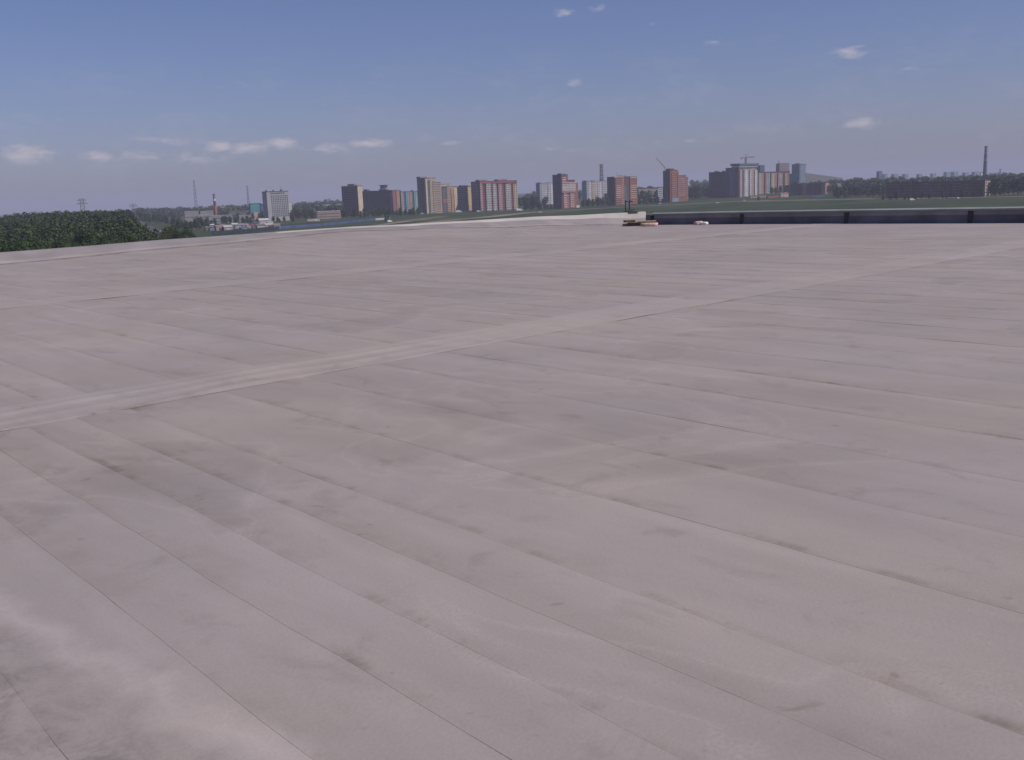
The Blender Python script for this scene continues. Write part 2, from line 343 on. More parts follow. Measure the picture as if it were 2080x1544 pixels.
def build_roof():
    under = mat('roof_underlay', (0.30, 0.27, 0.26), var=0.15, scale=0.6)
    bm = bmesh.new()
    us = [-40+i*2.0 for i in range(40)]+[UWALL+0.35]
    ws = [-30+i*2.0 for i in range(35)]+[W0]
    gv = {}
    for i, u in enumerate(us):
        for j, w in enumerate(ws): gv[i, j] = bm.verts.new(RP(u, w, roof_z(u, w)-0.03))
    for i in range(len(us)-1):
        for j in range(len(ws)-1): bm.faces.new((gv[i, j], gv[i+1, j], gv[i+1, j+1], gv[i, j+1]))
    us2 = [UWALL+0.35+i*(UEND-UWALL-0.35)/6 for i in range(7)]; ws2 = [31.6+i*(W0-31.6)/6 for i in range(7)]
    g2 = [[bm.verts.new(RP(u, w, roof_z(u, w)-0.03)) for w in ws2] for u in us2]
    for i in range(6):
        for j in range(6): bm.faces.new((g2[i][j], g2[i+1][j], g2[i+1][j+1], g2[i][j+1]))
    roof = tag(mesh_obj('roof', bm, under), kind='structure')
    # outer walls of the hall below the roof
    bm = bmesh.new()
    ring = [(-40, -30), (UWALL+0.35, -30), (UWALL+0.35, 31.6), (UEND, 31.6), (UEND, W0), (-40, W0)]
    lo = [bm.verts.new(RP(u, w, -22.3)) for u, w in ring]; hi = [bm.verts.new(RP(u, w, roof_z(u, w)-0.032)) for u, w in ring]
    for i in range(6): bm.faces.new((lo[i], lo[(i+1) % 6], hi[(i+1) % 6], hi[i]))
    mesh_obj('outer_wall', bm, mat('hall_cladding', (0.5, 0.5, 0.5)), roof)
    # the membrane, roll by roll
    def sheet(u0, u1, w0, w1, nw, nu, amp, m, name='membrane_sheet', along='w', lap=0.0009):
        me = bpy.data.meshes.new(name); vs, fs, uvs = [], [], []
        ph = random.uniform(-0.02, 0.02); lap *= random.uniform(0.5, 1.4)
        for j in range(nw+1):
            w = w0+(w1-w0)*j/nw
            for i in range(nu+1):
                f = i/nu; u = u0+(u1-u0)*f
                uu = u+(ph+0.034*noise.noise(Vector((w*0.45, u0*3.1, 4.4)))+0.008*noise.noise(Vector((w*2.1, u0*5.1, 1.4)))) if along == 'w' else u
                ww = w if along == 'w' else w+0.02*noise.noise(Vector((u*0.5, w0*3.1, 1.4)))
                z = roof_z(uu, ww)
                nz = noise.noise(Vector((uu*0.9, ww*0.35, 1.0)))+0.6*noise.noise(Vector((uu*2.3, ww*0.8, 7.0)))
                z += amp*nz
                if u < 4.5: z += 0.010*smooth01(4.5, 2.0, u)*max(0, noise.noise(Vector((uu*2.6, ww*1.7, 3.0)))-0.05)
                if along == 'w':
                    z += lap*(1-f)                                        # laps over its neighbour on the left
                    z += 0.0045*max(0.0, noise.noise(Vector((ww*0.8, u0*7.0, 2.0)))-0.25)*max(0, 1-f*8)
                vs.append(RP(uu, ww, z)); uvs.append((f*(u1-u0), (1-f)*(u1-u0)))
        n1 = nu+1
        for j in range(nw):
            for i in range(nu): fs.append((j*n1+i, j*n1+i+1, (j+1)*n1+i+1, (j+1)*n1+i))
        if along == 'w':                                                  # the cut edge of the roll
            b0 = len(vs)
            for j in range(nw+1): q = vs[j*n1].copy(); vs.append(q); q = q.copy(); q.z -= 0.0009; vs.append(q); uvs += [(0.02, 0.8)]*2
            for j in range(nw): fs.append((b0+2*j+1, b0+2*j, b0+2*j+2, b0+2*j+3))
        me.from_pydata([tuple(v) for v in vs], [], fs)
        uvl = me.uv_layers.new(name='UVMap')
        for l in me.loops: uvl.data[l.index].uv = uvs[l.vertex_index]
        return from_mesh(name, me, m, roof, smooth=True)
    P, OV = 0.96, 0.07
    cuts = [-12.0+P*i for i in range(12)]+[-0.5, 0.2, 0.85, 1.42, 1.88, 2.30, 2.72, 3.17, 4.12]+[5.06+P*i for i in range(36)]
    for u0, un in zip(cuts, cuts[1:]):
        if u0 > UWALL: break
        u1 = un+OV
        u1 = min(u1, UWALL+0.02)
        near = u0 < 14
        sheet(u0, u1, -9.0, 9.02, 90 if near else 24, 8 if near else 4, 0.0048, mem)
        sheet(u0, u1, 10.0, 20.7, 36 if near else 18, 5 if near else 3, 0.006, mem)
        sheet(u0, u1, 21.9, W0-1.34, 30, 3, 0.006, mem)
    for k in range(0, 11):
        u0 = UWALL+0.36+P*k
        if u0+P < UEND: sheet(u0, u0+P+OV, 31.6, W0-1.34, 8, 3, 0.007, mem)
    # cover strips laid across the ends of the rolls; the near one is wrinkled at its left end
    def strip(wa, wb, u0, u1, n, wr):
        me = bpy.data.meshes.new('cover_strip'); vs, fs, uvs = [], [], []; nw = 26
        for i in range(n+1):
            u = u0+(u1-u0)*i/n
            e0 = wa+0.035*noise.noise(Vector((u*0.5, 1, 0))); e1 = wb+0.05*noise.noise(Vector((u*0.4, 5, 0)))
            for j in range(nw+1):
                f = j/nw; w = e0+(e1-e0)*f; z = roof_z(u, w)+0.007+0.005*noise.noise(Vector((u*0.9, w*2.0, 3)))
                if j in (0, nw): z -= 0.004
                if wr:
                    a = wr*smooth01(10.0, 5.0, u)*smooth01(0.5, 3.3, u)*min(1, f*6)*min(1, (1-f)*6)
                    fold = sin(w*17+2.2*noise.noise(Vector((u*0.35, 0, 0)))+1.3*noise.noise(Vector((u*0.8, w, 9))))
                    z += a*max(0, fold)*(0.55+0.6*noise.noise(Vector((u*0.45, w*2.5, 8))))
                vs.append(RP(u, w, z)); uvs.append((0.02+f*(wb-wa), 0.5))
        for i in range(n):
            for j in range(nw): q = i*(nw+1)+j; fs.append((q, q+nw+1, q+nw+2, q+1))
        me.from_pydata([tuple(v) for v in vs], [], fs)
        uvl = me.uv_layers.new(name='UVMap')
        for l in me.loops: uvl.data[l.index].uv = uvs[l.vertex_index]
        o = from_mesh('cover_strip', me, mem_strip, roof, smooth=True); return o
    strip(8.93, 10.06, -14, UWALL+0.01, 420, 0.034)['label'] = 'pale wrinkled cover strip across the roof'
    strip(20.62, 21.98, -14, UWALL+0.01, 200, 0.0)['label'] = 'faint far cover strip across the roof'
    return roof
roof = build_roof()

def build_parapet():
    root = empty('parapet', RP(20, W0, 0))
    tag(root, 'low pale roof-edge parapet with white coping along the far left side of the roof', 'parapet')
    inv = Vector(root.location)
    face = mat('parapet_membrane', (0.262, 0.232, 0.228), var=0.10, scale=0.8, bump=0.3, bscale=3)
    berm = mat('parapet_skirt', (0.315, 0.27, 0.245), var=0.10, scale=0.8, bump=0.3, bscale=3)
    white = mat('parapet_white', (0.41, 0.375, 0.345), var=0.08, scale=0.5)
    u0, u1, n = -40.0, UEND, 240
    def row(u):
        j = lambda s: 0.020*noise.noise(Vector((u*0.7, s, 0)))
        g, a, b, c = interp(Gt, u), interp(At, u), interp(Bt, u), interp(Ct, u)
        return [(W0-1.36, g+0.004), (W0-1.22, g-0.03), (W0-1.12, g+0.035), (W0-0.9, a+j(1)), (W0-0.12, b+j(2)), (W0-0.10, b+0.01+j(2)),
                (W0, c+0.6*j(4)), (W0+0.32, c+0.005+0.6*j(4)), (W0+0.32, c-0.5)]
    def run(name, ks, m, i0=0, i1=None):
        bm = bmesh.new(); prev = None
        for i in range(i0, (n if i1 is None else i1)+1):
            u = u0+(u1-u0)*i/n; r = row(u)
            cur = [bm.verts.new(RP(u, r[k][0], r[k][1])-inv) for k in ks]
            if prev:
                for k in range(len(ks)-1): bm.faces.new((prev[k], cur[k], cur[k+1], prev[k+1]))
            prev = cur
        return mesh_obj(name, bm, m, root, smooth=False)
    run('sealant_joint', (0, 1, 2), mat('joint_dirt', (0.19, 0.165, 0.165), var=0.2, scale=1.5)); run('skirt', (2, 3), berm); run('upstand', (3, 4, 5), face)
    run('coping', (5, 6, 7, 8), face, 0, 168); run('coping', (5, 6, 7, 8), white, 168, n)
    bm = bmesh.new(); r = row(u1)
    bm.faces.new([bm.verts.new(RP(u1+0.001, w, z)-inv) for w, z in r[3:8]] + [bm.verts.new(RP(u1+0.001, W0+0.32, r[0][1])-inv), bm.verts.new(RP(u1+0.001, W0-0.9, r[0][1])-inv)])
    mesh_obj('end_cap', bm, white, root)
build_parapet()

def build_upstand_wall():
    """dark membrane-clad upstand along the right edge: boxes 5.3 m long between ribs, a cap on top"""
    root = empty('upstand_wall', RP(UWALL, 20, 0)); inv = Vector(root.location)
    tag(root, 'long dark membrane-clad upstand wall with metal cap along the right edge of the roof', 'wall')
    dark = mat('bitumen_dark', (0.155, 0.145, 0.158), rough=0.7, var=0.25, scale=0.9, bump=0.25, bscale=4)
    mid = mat('bitumen_upper', (0.28, 0.255, 0.255), rough=0.7, var=0.2, scale=0.9, bump=0.2, bscale=4)
    cap = mat('cap_metal', (0.26, 0.265, 0.26), rough=0.55, var=0.15, scale=0.7)
    ribm = mat('rib_metal', (0.06, 0.056, 0.06), rough=0.6)
    def pr(name, w0, w1, prof, m, n=14, closed=False):
        bm = bmesh.new(); prev = None; ends = []
        for i in range(n+1):
            w = w0+(w1-w0)*i/n; s = 0.012*noise.noise(Vector((w*0.9, 2, 1)))
            cur = [bm.verts.new(RP(UWALL+du+s*(0.3 if z > 0.4 else 1), w, roof_z(UWALL, w)+z)-inv) for du, z in prof]
            if prev:
                for k in range(len(prof)-1+(1 if closed else 0)): bm.faces.new((prev[k], cur[k], cur[(k+1) % len(prof)], prev[(k+1) % len(prof)]))
            if i in (0, n): ends.append(cur)
            prev = cur
        if closed:
            bm.faces.new(ends[0]); bm.faces.new(ends[1][::-1])
        bmesh.ops.recalc_face_normals(bm, faces=bm.faces)
        return mesh_obj(name, bm, m, root)
    ends = [31.5, 31.1, 25.75, 20.5, 15.35, 10.1, 4.8, -0.5, -5.8]
    for a, b in zip(ends[1:], ends[2:]):
        pr('panel', a-0.09, b+0.09, [(-0.10, 0.0), (-0.045, 0.10), (-0.02, 0.30), (0.04, 0.30), (0.04, 0.0)], dark)
        pr('panel_upper', a-0.09, b+0.09, [(0.0, 0.302), (0.0, 0.462), (0.05, 0.462), (0.05, 0.302)], mid, closed=True)
        pr('cap', a-0.004, b+0.004, [(-0.07, 0.462), (-0.085, 0.475), (-0.075, 0.535), (0.10, 0.585), (0.34, 0.565), (0.34, 0.462)], cap, closed=True)
    for a in ends[1:-1]:
        pr('rib', a+0.088, a-0.088, [(-0.105, 0.0), (-0.065, 0.12), (-0.05, 0.46), (0.03, 0.46), (0.03, 0.0)], ribm, n=2, closed=True)
    pr('end_panel', 31.5, 31.19, [(-0.06, 0.0), (-0.03, 0.50), (0.10, 0.56), (0.34, 0.55), (0.34, 0.0)], dark, n=2, closed=True)
    bm = bmesh.new()
    for a, b in ((UWALL+0.12, UWALL+0.33),):
        q = [RP(u, w, z)-inv for w in (31.1, -5.8) for u, z in ((a, -0.05), (b, -0.05), (b, 0.46), (a, 0.46))]
        v = [bm.verts.new(p) for p in q]
        for f in ((0,1,2,3),(4,7,6,5),(0,4,5,1),(1,5,6,2),(2,6,7,3),(3,7,4,0)): bm.faces.new([v[i] for i in f])
    mesh_obj('core', bm, dark, root)
build_upstand_wall()

# ---------------- odds and ends left on the roof by the far corner
def beam(bm, c, L, wd, h, rz, tilt=0.0):
    mt = Matrix.Translation(c) @ Matrix.Rotation(rz, 4, 'Z') @ Matrix.Rotation(tilt, 4, 'Y')
    vs = [bm.verts.new(mt @ Vector((x*L/2, y*wd/2, z*h))) for x in (-1, 1) for y in (-1, 1) for z in (0, 1)]
    for f in ((0,1,3,2),(4,6,7,5),(0,4,5,1),(2,3,7,6),(0,2,6,4),(1,5,7,3)): bm.faces.new([vs[i] for i in f])
def roof_clutter():
    wood = mat('old_timber', (0.13, 0.09, 0.065), var=0.3, scale=3); tan_w = mat('fresh_board', (0.42, 0.32, 0.20), var=0.2, scale=3)
    pink = mat('wrapped_insulation', (0.62, 0.40, 0.34), var=0.2, scale=4, bump=0.6, bscale=5); pale = mat('white_film', (0.72, 0.66, 0.62), var=0.1, scale=5)
    c = RP(36.95, 31.0, roof_z(36.95, 31.0)+0.012)
    yaw = atan2(-EW.y, -EW.x)+radians(38)
    t = tag(empty('timber_stack', c, yaw), 'dark timber bearers topped with a tan board beside the end of the dark upstand', 'timber stack')
    for i, y in enumerate((-0.28, 0.0, 0.28)):
        bm = bmesh.new(); beam(bm, Vector((-0.1+0.05*i, y, 0.0)), 1.5-0.1*i, 0.11, 0.12, 0.05*i); mesh_obj('bearer', bm, wood, t)
    for i in range(5):
        bm = bmesh.new(); beam(bm, Vector((0.02, -0.34+0.17*i, 0.122)), 1.15+0.2*random.random(), 0.13, 0.045, random.uniform(-.05, .05)); mesh_obj('plank', bm, wood if i in (0, 4) else tan_w, t)
    bm = bmesh.new(); beam(bm, Vector((-0.55, 0.1, 0.17)), 0.5, 0.3, 0.1, 0.5); mesh_obj('offcut', bm, wood, t)
    bm = bmesh.new(); beam(bm, Vector((0.32, 0.0, 0.168)), 0.85, 0.5, 0.05, 0.1); mesh_obj('board', bm, tan_w, t)
    def sack(name, c, L, wd, h, rz, m, label):
        bm = bmesh.new(); bmesh.ops.create_cube(bm, size=1.0); bmesh.ops.subdivide_edges(bm, edges=bm.edges, cuts=5, use_grid_fill=True)
        for v in bm.verts:
            r = Vector((abs(v.co.x)*2, abs(v.co.y)*2, abs(v.co.z)*2)); k = 1-0.18*(r.x**4+r.y**4+r.z**4)/2.2
            v.co = Vector((v.co.x*L*k, v.co.y*wd*k, (v.co.z*k+0.41)*h))
            v.co += 0.03*noise.noise_vector(v.co*6+Vector((L*9, 0, 0)))
            v.co.z = max(0.0, v.co.z)
        o = mesh_obj(name, bm, m, None, smooth=True); o.location = c; o.rotation_euler[2] = rz
        tag(o, label, 'sack')
    sack('insulation_pack', RP(36.3, 29.9, roof_z(36.3, 29.9)+0.016), 0.85, 0.4, 0.16, yaw, pink, 'pinkish wrapped pack lying in front of the timber stack')
    sack('insulation_pack', RP(37.35, 27.75, roof_z(37.3, 27.75)+0.016), 0.42, 0.3, 0.17, yaw+0.4, pink, 'left of the two small pink packs at the foot of the dark upstand')
    sack('film_bundle', RP(37.3, 27.4, roof_z(37.3, 27.4)+0.016), 0.40, 0.28, 0.13, yaw-0.3, pale, 'right, paler of the two small packs at the foot of the dark upstand')
    # top of an access ladder standing up over the parapet
    steel = mat('ladder_steel', (0.055, 0.05, 0.05), rough=0.5)
    u, _ = on_w(1285, 431, W0); zc = interp(Ct, u)
    L = tag(empty('access_ladder', RP(u, W0+0.42, zc), radians(43.9)), 'dark steel top of an access ladder standing over the white parapet', 'ladder')
    for x in (-0.2, 0.2):
        bm = bmesh.new(); bar(bm, (x, 0, -3.0), (x, 0, 0.72), 0.03, 6); bar(bm, (x, 0, 0.72), (x, -0.25, 0.62), 0.03, 6); mesh_obj('rail', bm, steel, L)
    for i in range(10):
        bm = bmesh.new(); bar(bm, (-0.2, 0, -2.8+0.33*i), (0.2, 0, -2.8+0.33*i), 0.018, 6); mesh_obj('rung', bm, steel, L)
    bm = bmesh.new(); beam(bm, Vector((0, -0.25, 0.008)), 0.95, 0.55, 0.05, 0); bar(bm, (-0.42, -0.2, 0.05), (0.42, -0.2, 0.16), 0.045, 6); mesh_obj('landing_plate', bm, steel, L)
roof_clutter()

# ================================================================== TREES
leaf_mats = []
for i, c in enumerate([(0.036, 0.058, 0.020), (0.050, 0.078, 0.024), (0.028, 0.045, 0.019), (0.062, 0.090, 0.028)]):
    leaf_mats.append(mat('foliage_%d' % i, c, rough=0.7, var=0.32, scale=0.5, spec=0.15))
bark = mat('bark', (0.10, 0.08, 0.065), var=0.3, scale=2)
def crown_mesh(name, H, R, nl, leaf, seed, m, lobes=11, low=0.22):
    rnd = random.Random(seed); vs, fs = [], []
    L = []
    for i in range(lobes):
        f = (i+0.5)/lobes; z = H*(low+(0.97-low)*f); prof = sin(pi*min(1, 0.14+0.84*f))**0.8
        a = i*2.399+rnd.uniform(-.5, .5); rr = R*prof*rnd.uniform(0.25, 0.62)
        L.append((Vector((rr*cos(a), rr*sin(a), z)), R*(0.30+0.28*prof)*rnd.uniform(0.8, 1.2)))
    tot = sum(r*r for _, r in L)
    for c, r in L:
        for _ in range(max(3, int(nl*r*r/tot))):
            d = Vector((rnd.gauss(0, 1), rnd.gauss(0, 1), rnd.gauss(0, 1)+0.25)).normalized()
            p = c+Vector((d.x, d.y, d.z*0.85))*r*(0.62+0.42*rnd.random())
            n = (d+0.42*Vector((rnd.gauss(0, 1), rnd.gauss(0, 1), rnd.gauss(0, 1)))).normalized()
            x = n.orthogonal().normalized(); y = n.cross(x); a = rnd.uniform(0, pi); x, y = x*cos(a)+y*sin(a), y*cos(a)-x*sin(a)
            s = leaf*rnd.uniform(0.6, 1.3); b = len(vs)
            vs += [tuple(p-x*s*0.5), tuple(p+y*s*0.36+n*s*0.08), tuple(p+x*s*0.5), tuple(p-y*s*0.36)]
            fs.append((b, b+1, b+2, b+3))
    me = bpy.data.meshes.new(name); me.from_pydata(vs, [], fs); me.materials.append(m); return me
def trunk_mesh(name, H, r, seed):
    rnd = random.Random(seed); bm = bmesh.new(); p = Vector((0, 0, -0.5)); q = Vector((rnd.uniform(-.2, .2), rnd.uniform(-.2, .2), H*0.4))
    bar(bm, p, q, r, 7, r*0.75); t = Vector((q.x*1.5, q.y*1.5, H*0.85)); bar(bm, q, t, r*0.75, 6, r*0.2)
    for i in range(6):
        s = q.lerp(t, rnd.uniform(-0.2, 0.6)) if i else q; a = rnd.uniform(0, 6.28); l = H*rnd.uniform(.16, .26)
        bar(bm, s, s+Vector((cos(a)*l, sin(a)*l, l*0.75)), r*0.38, 5, r*0.1)
    me = bpy.data.meshes.new(name); bm.to_mesh(me); bm.free(); me.materials.append(bark); return me
near_v = [(crown_mesh('crown', 15, 4.4, 5200, 0.44, 100+i, leaf_mats[i % 4]), trunk_mesh('trunk', 15, 0.24, i)) for i in range(6)]
mid_v = [(crown_mesh('crown', 14, 4.8, 480, 1.1, 250+i, leaf_mats[i % 3]), None) for i in range(4)]
far_v = [(crown_mesh('crown', 14, 4.8, 330, 1.7, 200+i, leaf_mats[i % 3]), trunk_mesh('trunk', 14, 0.24, 20+i)) for i in range(5)]
poplar_v = [(crown_mesh('crown', 20, 3.6, 420, 1.5, 300+i, leaf_mats[i % 3], lobes=15, low=0.12), trunk_mesh('trunk', 20, 0.28, 40+i)) for i in range(2)]
bush_v = [(crown_mesh('crown', 3.2, 2.0, 160, 0.7, 400+i, leaf_mats[(i+1) % 4], lobes=7, low=0.1), trunk_mesh('trunk', 3.0, 0.08, 60+i)) for i in range(2)]
def tree(p, variants, s, label, group, name='tree', cat='tree', sz=None, k=None):
    v = variants[random.randrange(len(variants)) if k is None else k]
    e = empty(name, p, random.uniform(0, 6.28)); e.scale = (s, s, sz or s)
    tag(e, label, cat, group)
    from_mesh('trunk', v[1], None, e); from_mesh('crown', v[0], None, e)
    return e
def join_trees(name, spots, label, variants, cat='woods'):
    """a wood that reads as one mass: many crowns in one mesh"""
    src = []
    for cm, _ in variants: src.append(([v.co.copy() for v in cm.vertices], [tuple(f.vertices) for f in cm.polygons]))
    vs, fs, mi = [], [], []
    for (x, y, z, s, sz) in spots:
        k = random.randrange(len(src)); V, F = src[k]; a = random.uniform(0, 6.28); ca, sa = cos(a)*s, sin(a)*s; b = len(vs)
        vs += [(x+v.x*ca-v.y*sa, y+v.x*sa+v.y*ca, z+v.z*sz) for v in V]
        fs += [tuple(b+i for i in f) for f in F]; mi += [random.randrange(4)]*len(F)
    me = bpy.data.meshes.new(name); me.from_pydata(vs, [], fs)
    for m in leaf_mats: me.materials.append(m)
    me.polygons.foreach_set('material_index', mi)
    return tag(from_mesh(name, me), label, cat, kind='stuff')

def forest():
    """the wood on the slope left of the roof"""
    spots = []; D = 165.0
    while D < 980:
        st = 5.6+D*0.004; x0, x1 = -70, 352
        t0 = pdir(x0, 435).x/pdir(x0, 435).y; t1 = pdir(x1, 421).x/pdir(x1, 421).y
        x = t0*D
        while x < t1*D:
            X = x+random.uniform(-2, 2); Y = D+random.uniform(-2, 2); a = X/Y
            px = 1040+a*2020
            # right-hand limit of the wood follows the road
            lim = interp([(200, 372), (420, 350), (560, 318), (760, 300), (1000, 284)], Y)
            if px < lim-3: spots.append((Y, X, px))
            x += st
        D += st*0.95
    spots.sort()
    n = 0; rest = []
    for Y, X, px in spots:
        h = 0.95+0.30*noise.noise(Vector((X*0.03, Y*0.03, 0)))+random.uniform(-.12, .12)
        h *= interp([(-60, 0.82), (0, 0.9), (120, 1.0), (400, 1.0)], px)
        if px > 290 and Y < 600: h *= 0.9
        z = ground_z(X, Y)
        if n < 150 and px > -10:
            tree((X, Y, z), near_v, h, 'leafy green tree in the dense wood below the left edge of the roof', 'trees of the left wood', sz=h*1.02); n += 1
        else: rest.append((X, Y, z, h*1.1, h))
    join_trees('woodland', rest, 'dense green wood covering the far slope on the left', mid_v)
    print('FOREST', len(spots), n, len(rest))
forest()

def far_woods():
    spots = []
    for x0, x1, D0, D1, n in [(270, 540, 1750, 2500, 260), (540, 720, 1500, 2200, 130), (600, 860, 2300, 3000, 120), (860, 1300, 1750, 2500, 160),
                              (1280, 1450, 1650, 2300, 170), (1630, 1830, 1500, 2300, 200), (1800, 2140, 1400, 2000, 240), (2005, 2160, 1000, 1500, 0), (1400, 1700, 2200, 3000, 120)]:
        for _ in range(n):
            p = gpos(random.uniform(x0, x1), random.uniform(D0, D1)); s = random.uniform(.85, 1.35)
            spots.append((p.x, p.y, p.z-1, s*1.35, s))
    small = [(crown_mesh('crown', 13, 5.2, 110, 2.9, 500+i, leaf_mats[i]), None) for i in range(4)]
    join_trees('distant_woods', spots, 'distant dark green woods along the horizon', small)
far_woods()

def clump(x0, x1, D, n, s0, s1, label, group, variants=far_v, dj=35):
    for i in range(n):
        px = x0+(x1-x0)*(i+random.uniform(0.15, 0.85))/n
        p = gpos(px, D+random.uniform(-dj, dj)); s = random.uniform(s0, s1)
        tree(p, variants, s, label, group)
clump(1052, 1092, 1560, 6, 0.9, 1.25, 'dark tree between the red and white block and the white slab block', 'trees behind the red and white block')
clump(1060, 1122, 1360, 9, 0.45, 0.75, 'small tree in the thicket left of the pink stepped tower', 'thicket left of the pink stepped tower')
clump(1180, 1236, 1420, 8, 0.7, 1.1, 'tree between the pink stepped tower and the wide brick tower', 'trees between the pink and brick towers')
clump(1296, 1346, 1420, 8, 0.5, 0.85, 'tree between the two brick towers', 'trees between the two brick towers')
clump(1402, 1442, 1600, 8, 1.0, 1.5, 'tall dark tree right of the tall brick tower', 'trees right of the tall brick tower')
clump(1565, 1606, 1620, 5, 0.8, 1.1, 'tree in front of the pastel striped block', 'trees before the pastel striped block')
clump(1692, 1806, 1250, 15, 0.75, 1.05, 'dark tree between the dark red block and the long brown block', 'trees left of the long brown block')
clump(2012, 2100, 1060, 10, 1.05, 1.4, 'dark tree right of the long brown block', 'trees at the right end of the skyline')
clump(1790, 2000, 1045, 16, 0.3, 0.75, 'low tree in front of the long brown block', 'trees before the long brown block', dj=15)
clump(692, 850, 1270, 19, 0.55, 0.9, 'low tree at the foot of the dark and coloured blocks', 'trees before the dark and coloured blocks')
clump(588, 640, 1330, 7, 0.75, 1.05, 'tree right of the grey office block', 'trees right of the grey office block')
clump(545, 600, 1200, 6, 0.35, 0.6, 'low tree at the foot of the grey office block', 'trees before the grey office block')
clump(400, 535, 1180, 13, 0.45, 0.75, 'low tree behind the row of garages', 'trees behind the garages')
clump(345, 420, 980, 9, 0.6, 0.9, 'tree left of the garages near the road', 'trees near the road')
clump(440, 540, 1420, 9, 0.6, 0.9, 'tree around the red chimney', 'trees around the red chimney')
clump(322, 384, 390, 9, 0.85, 1.12, 'round tree beside the road at the end of the wood', 'roadside trees', variants=near_v)
clump(284, 350, 1250, 9, 0.7, 1.0, 'tree between the left wood and the pale-roofed sheds', 'trees left of the pale-roofed sheds')
clump(1538, 1542, 1290, 1, 0.45, 0.45, 'lone dark shrub in the meadow before the white striped tower', None)
clump(775, 790, 1010, 2, 0.35, 0.5, 'dark shrub at the end of the blue fence', 'shrubs at the end of the blue fence')

# ================================================================== BUILDINGS
COL = {}
def cm(name, rgb, **k):
    return mat('paint_'+name, rgb, var=k.pop('var', 0.10), scale=k.pop('scale', 0.12), **k)
glass = mat('window_glass', (0.035, 0.04, 0.05), rough=0.25, var=0.5, scale=0.6, spec=0.5)
tar = mat('roof_tar', (0.07, 0.065, 0.065))
class Bld:
    """a block seen corner-on: local x runs along its right (sunlit) face, local y along its left face"""
    def __init__(s, name, label, D, xl, xc, xr, ytop, a, wall, cat='building', group=None, roofm=None, zb=None):
        s.a = radians(a); p = gpos(xc, D); s.c = p; s.zb = p.z-0.6 if zb is None else zb
        s.root = tag(empty(name, (p.x, p.y, s.zb), s.a), label, cat, group)
        s.xc = xc; s.LR = max(2.0, s.sr(xr)); s.LL = max(2.0, s.sl(xl)); s.H = s.zt(ytop, xc); s.wall = wall
        if s.LL > 130: s.LL = 130.0
        s.wins = []
        bm = bmesh.new(); box(bm, 0, s.LR, 0, s.LL, 0, s.H); mesh_obj('wall', bm, wall, s.root)
        bm = bmesh.new(); box(bm, -0.25, s.LR+0.25, -0.25, s.LL+0.25, s.H+0.004, s.H+0.7); mesh_obj('roof', bm, roofm or tar, s.root)
    def t(s, px): d = pdir(px, 435-0.0405*px); return d.x/d.y
    def sr(s, px): t = s.t(px); return (t*s.c.y-s.c.x)/(cos(s.a)-t*sin(s.a))
    def sl(s, px): t = s.t(px); return (s.c.x-t*s.c.y)/(t*cos(s.a)+sin(s.a))
    def zt(s, py, px=None): return pos(px or s.xc, py, s.c.y).z-s.zb
    def R(s, x0, x1, m, ytop=None, ybot=None, out=0.9, win=None, name='bay', rows=None):
        """a bay standing out from the right face"""
        a, b = s.sr(x0), s.sr(x1); z1 = s.zt(ytop, x0) if ytop else s.H-0.4; z0 = s.zt(ybot, x0) if ybot else 0.02
        bm = bmesh.new(); box(bm, a, b, -out, 0.3, z0, z1, True); mesh_obj(name, bm, m, s.root)
        if win: s.winR(a, b, -out, z0, z1, win, rows)
        return s
    def L(s, x0, x1, m, ytop=None, ybot=None, out=0.9, win=None, name='bay', rows=None):  # bays on the left face, mostly in darker paint that stands for its shade
        a, b = sorted((s.sl(x0), s.sl(x1))); z1 = s.zt(ytop, x0) if ytop else s.H-0.4; z0 = s.zt(ybot, x0) if ybot else 0.02
        bm = bmesh.new(); box(bm, -out, 0.3, a, b, z0, z1, True); mesh_obj(name, bm, m, s.root)
        if win: s.winL(a, b, -out, z0, z1, win, rows)
        return s
    def winR(s, a, b, y, z0, z1, n, rows=None):
        bm = bmesh.new(); rows = rows or max(1, int((z1-z0)/3.0)); fh = (z1-z0)/rows; cw = (b-a)/n
        for r in range(rows):
            for c in range(n):
                x = a+cw*(c+0.5); z = z0+fh*(r+0.45); hw = min(1.1, cw*0.30)
                box(bm, x-hw, x+hw, y-0.05, y+0.02, z-0.68, z+0.72, True)
        s.wins.append(tag(mesh_obj('window_rows', bm, glass, s.root), kind='stuff'))
    def winL(s, a, b, x, z0, z1, n, rows=None):
        bm = bmesh.new(); rows = rows or max(1, int((z1-z0)/3.0)); fh = (z1-z0)/rows; cw = (b-a)/n
        for r in range(rows):
            for c in range(n):
                y = a+cw*(c+0.5); z = z0+fh*(r+0.45); hw = min(1.1, cw*0.30)
                box(bm, x-0.05, x+0.02, y-hw, y+hw, z-0.68, z+0.72, True)
        s.wins.append(tag(mesh_obj('window_rows', bm, glass, s.root), kind='stuff'))
    def allwin(s, nR=0, nL=0, rows=None):
        if nR: s.winR(1.0, s.LR-1.0, 0, 1.5, s.H-1.0, nR, rows)
        if nL: s.winL(1.0, s.LL-1.0, 0, 1.5, s.H-1.0, nL, rows)
        return s
    def wing(s, x0, x1, ytop, m, nwin=0, back=True, depth=None, name='wing', shift=0.0):
        """a further section that carries on the right face at its own height"""
        a, b = s.sr(x0), s.sr(x1); h = s.zt(ytop, x0); d = depth or s.LL*0.9
        bm = bmesh.new(); box(bm, a, b, shift, shift+d, 0, h); w = mesh_obj(name, bm, m, s.root)
        bm = bmesh.new(); box(bm, a+0.1, b+0.2, shift-0.2, shift+d+0.2, h+0.004, h+0.6); mesh_obj('roof', bm, tar, w)
        if nwin: s.winR(a+0.8, b-0.8, shift, 1.5, h-0.8, nwin)
        return s
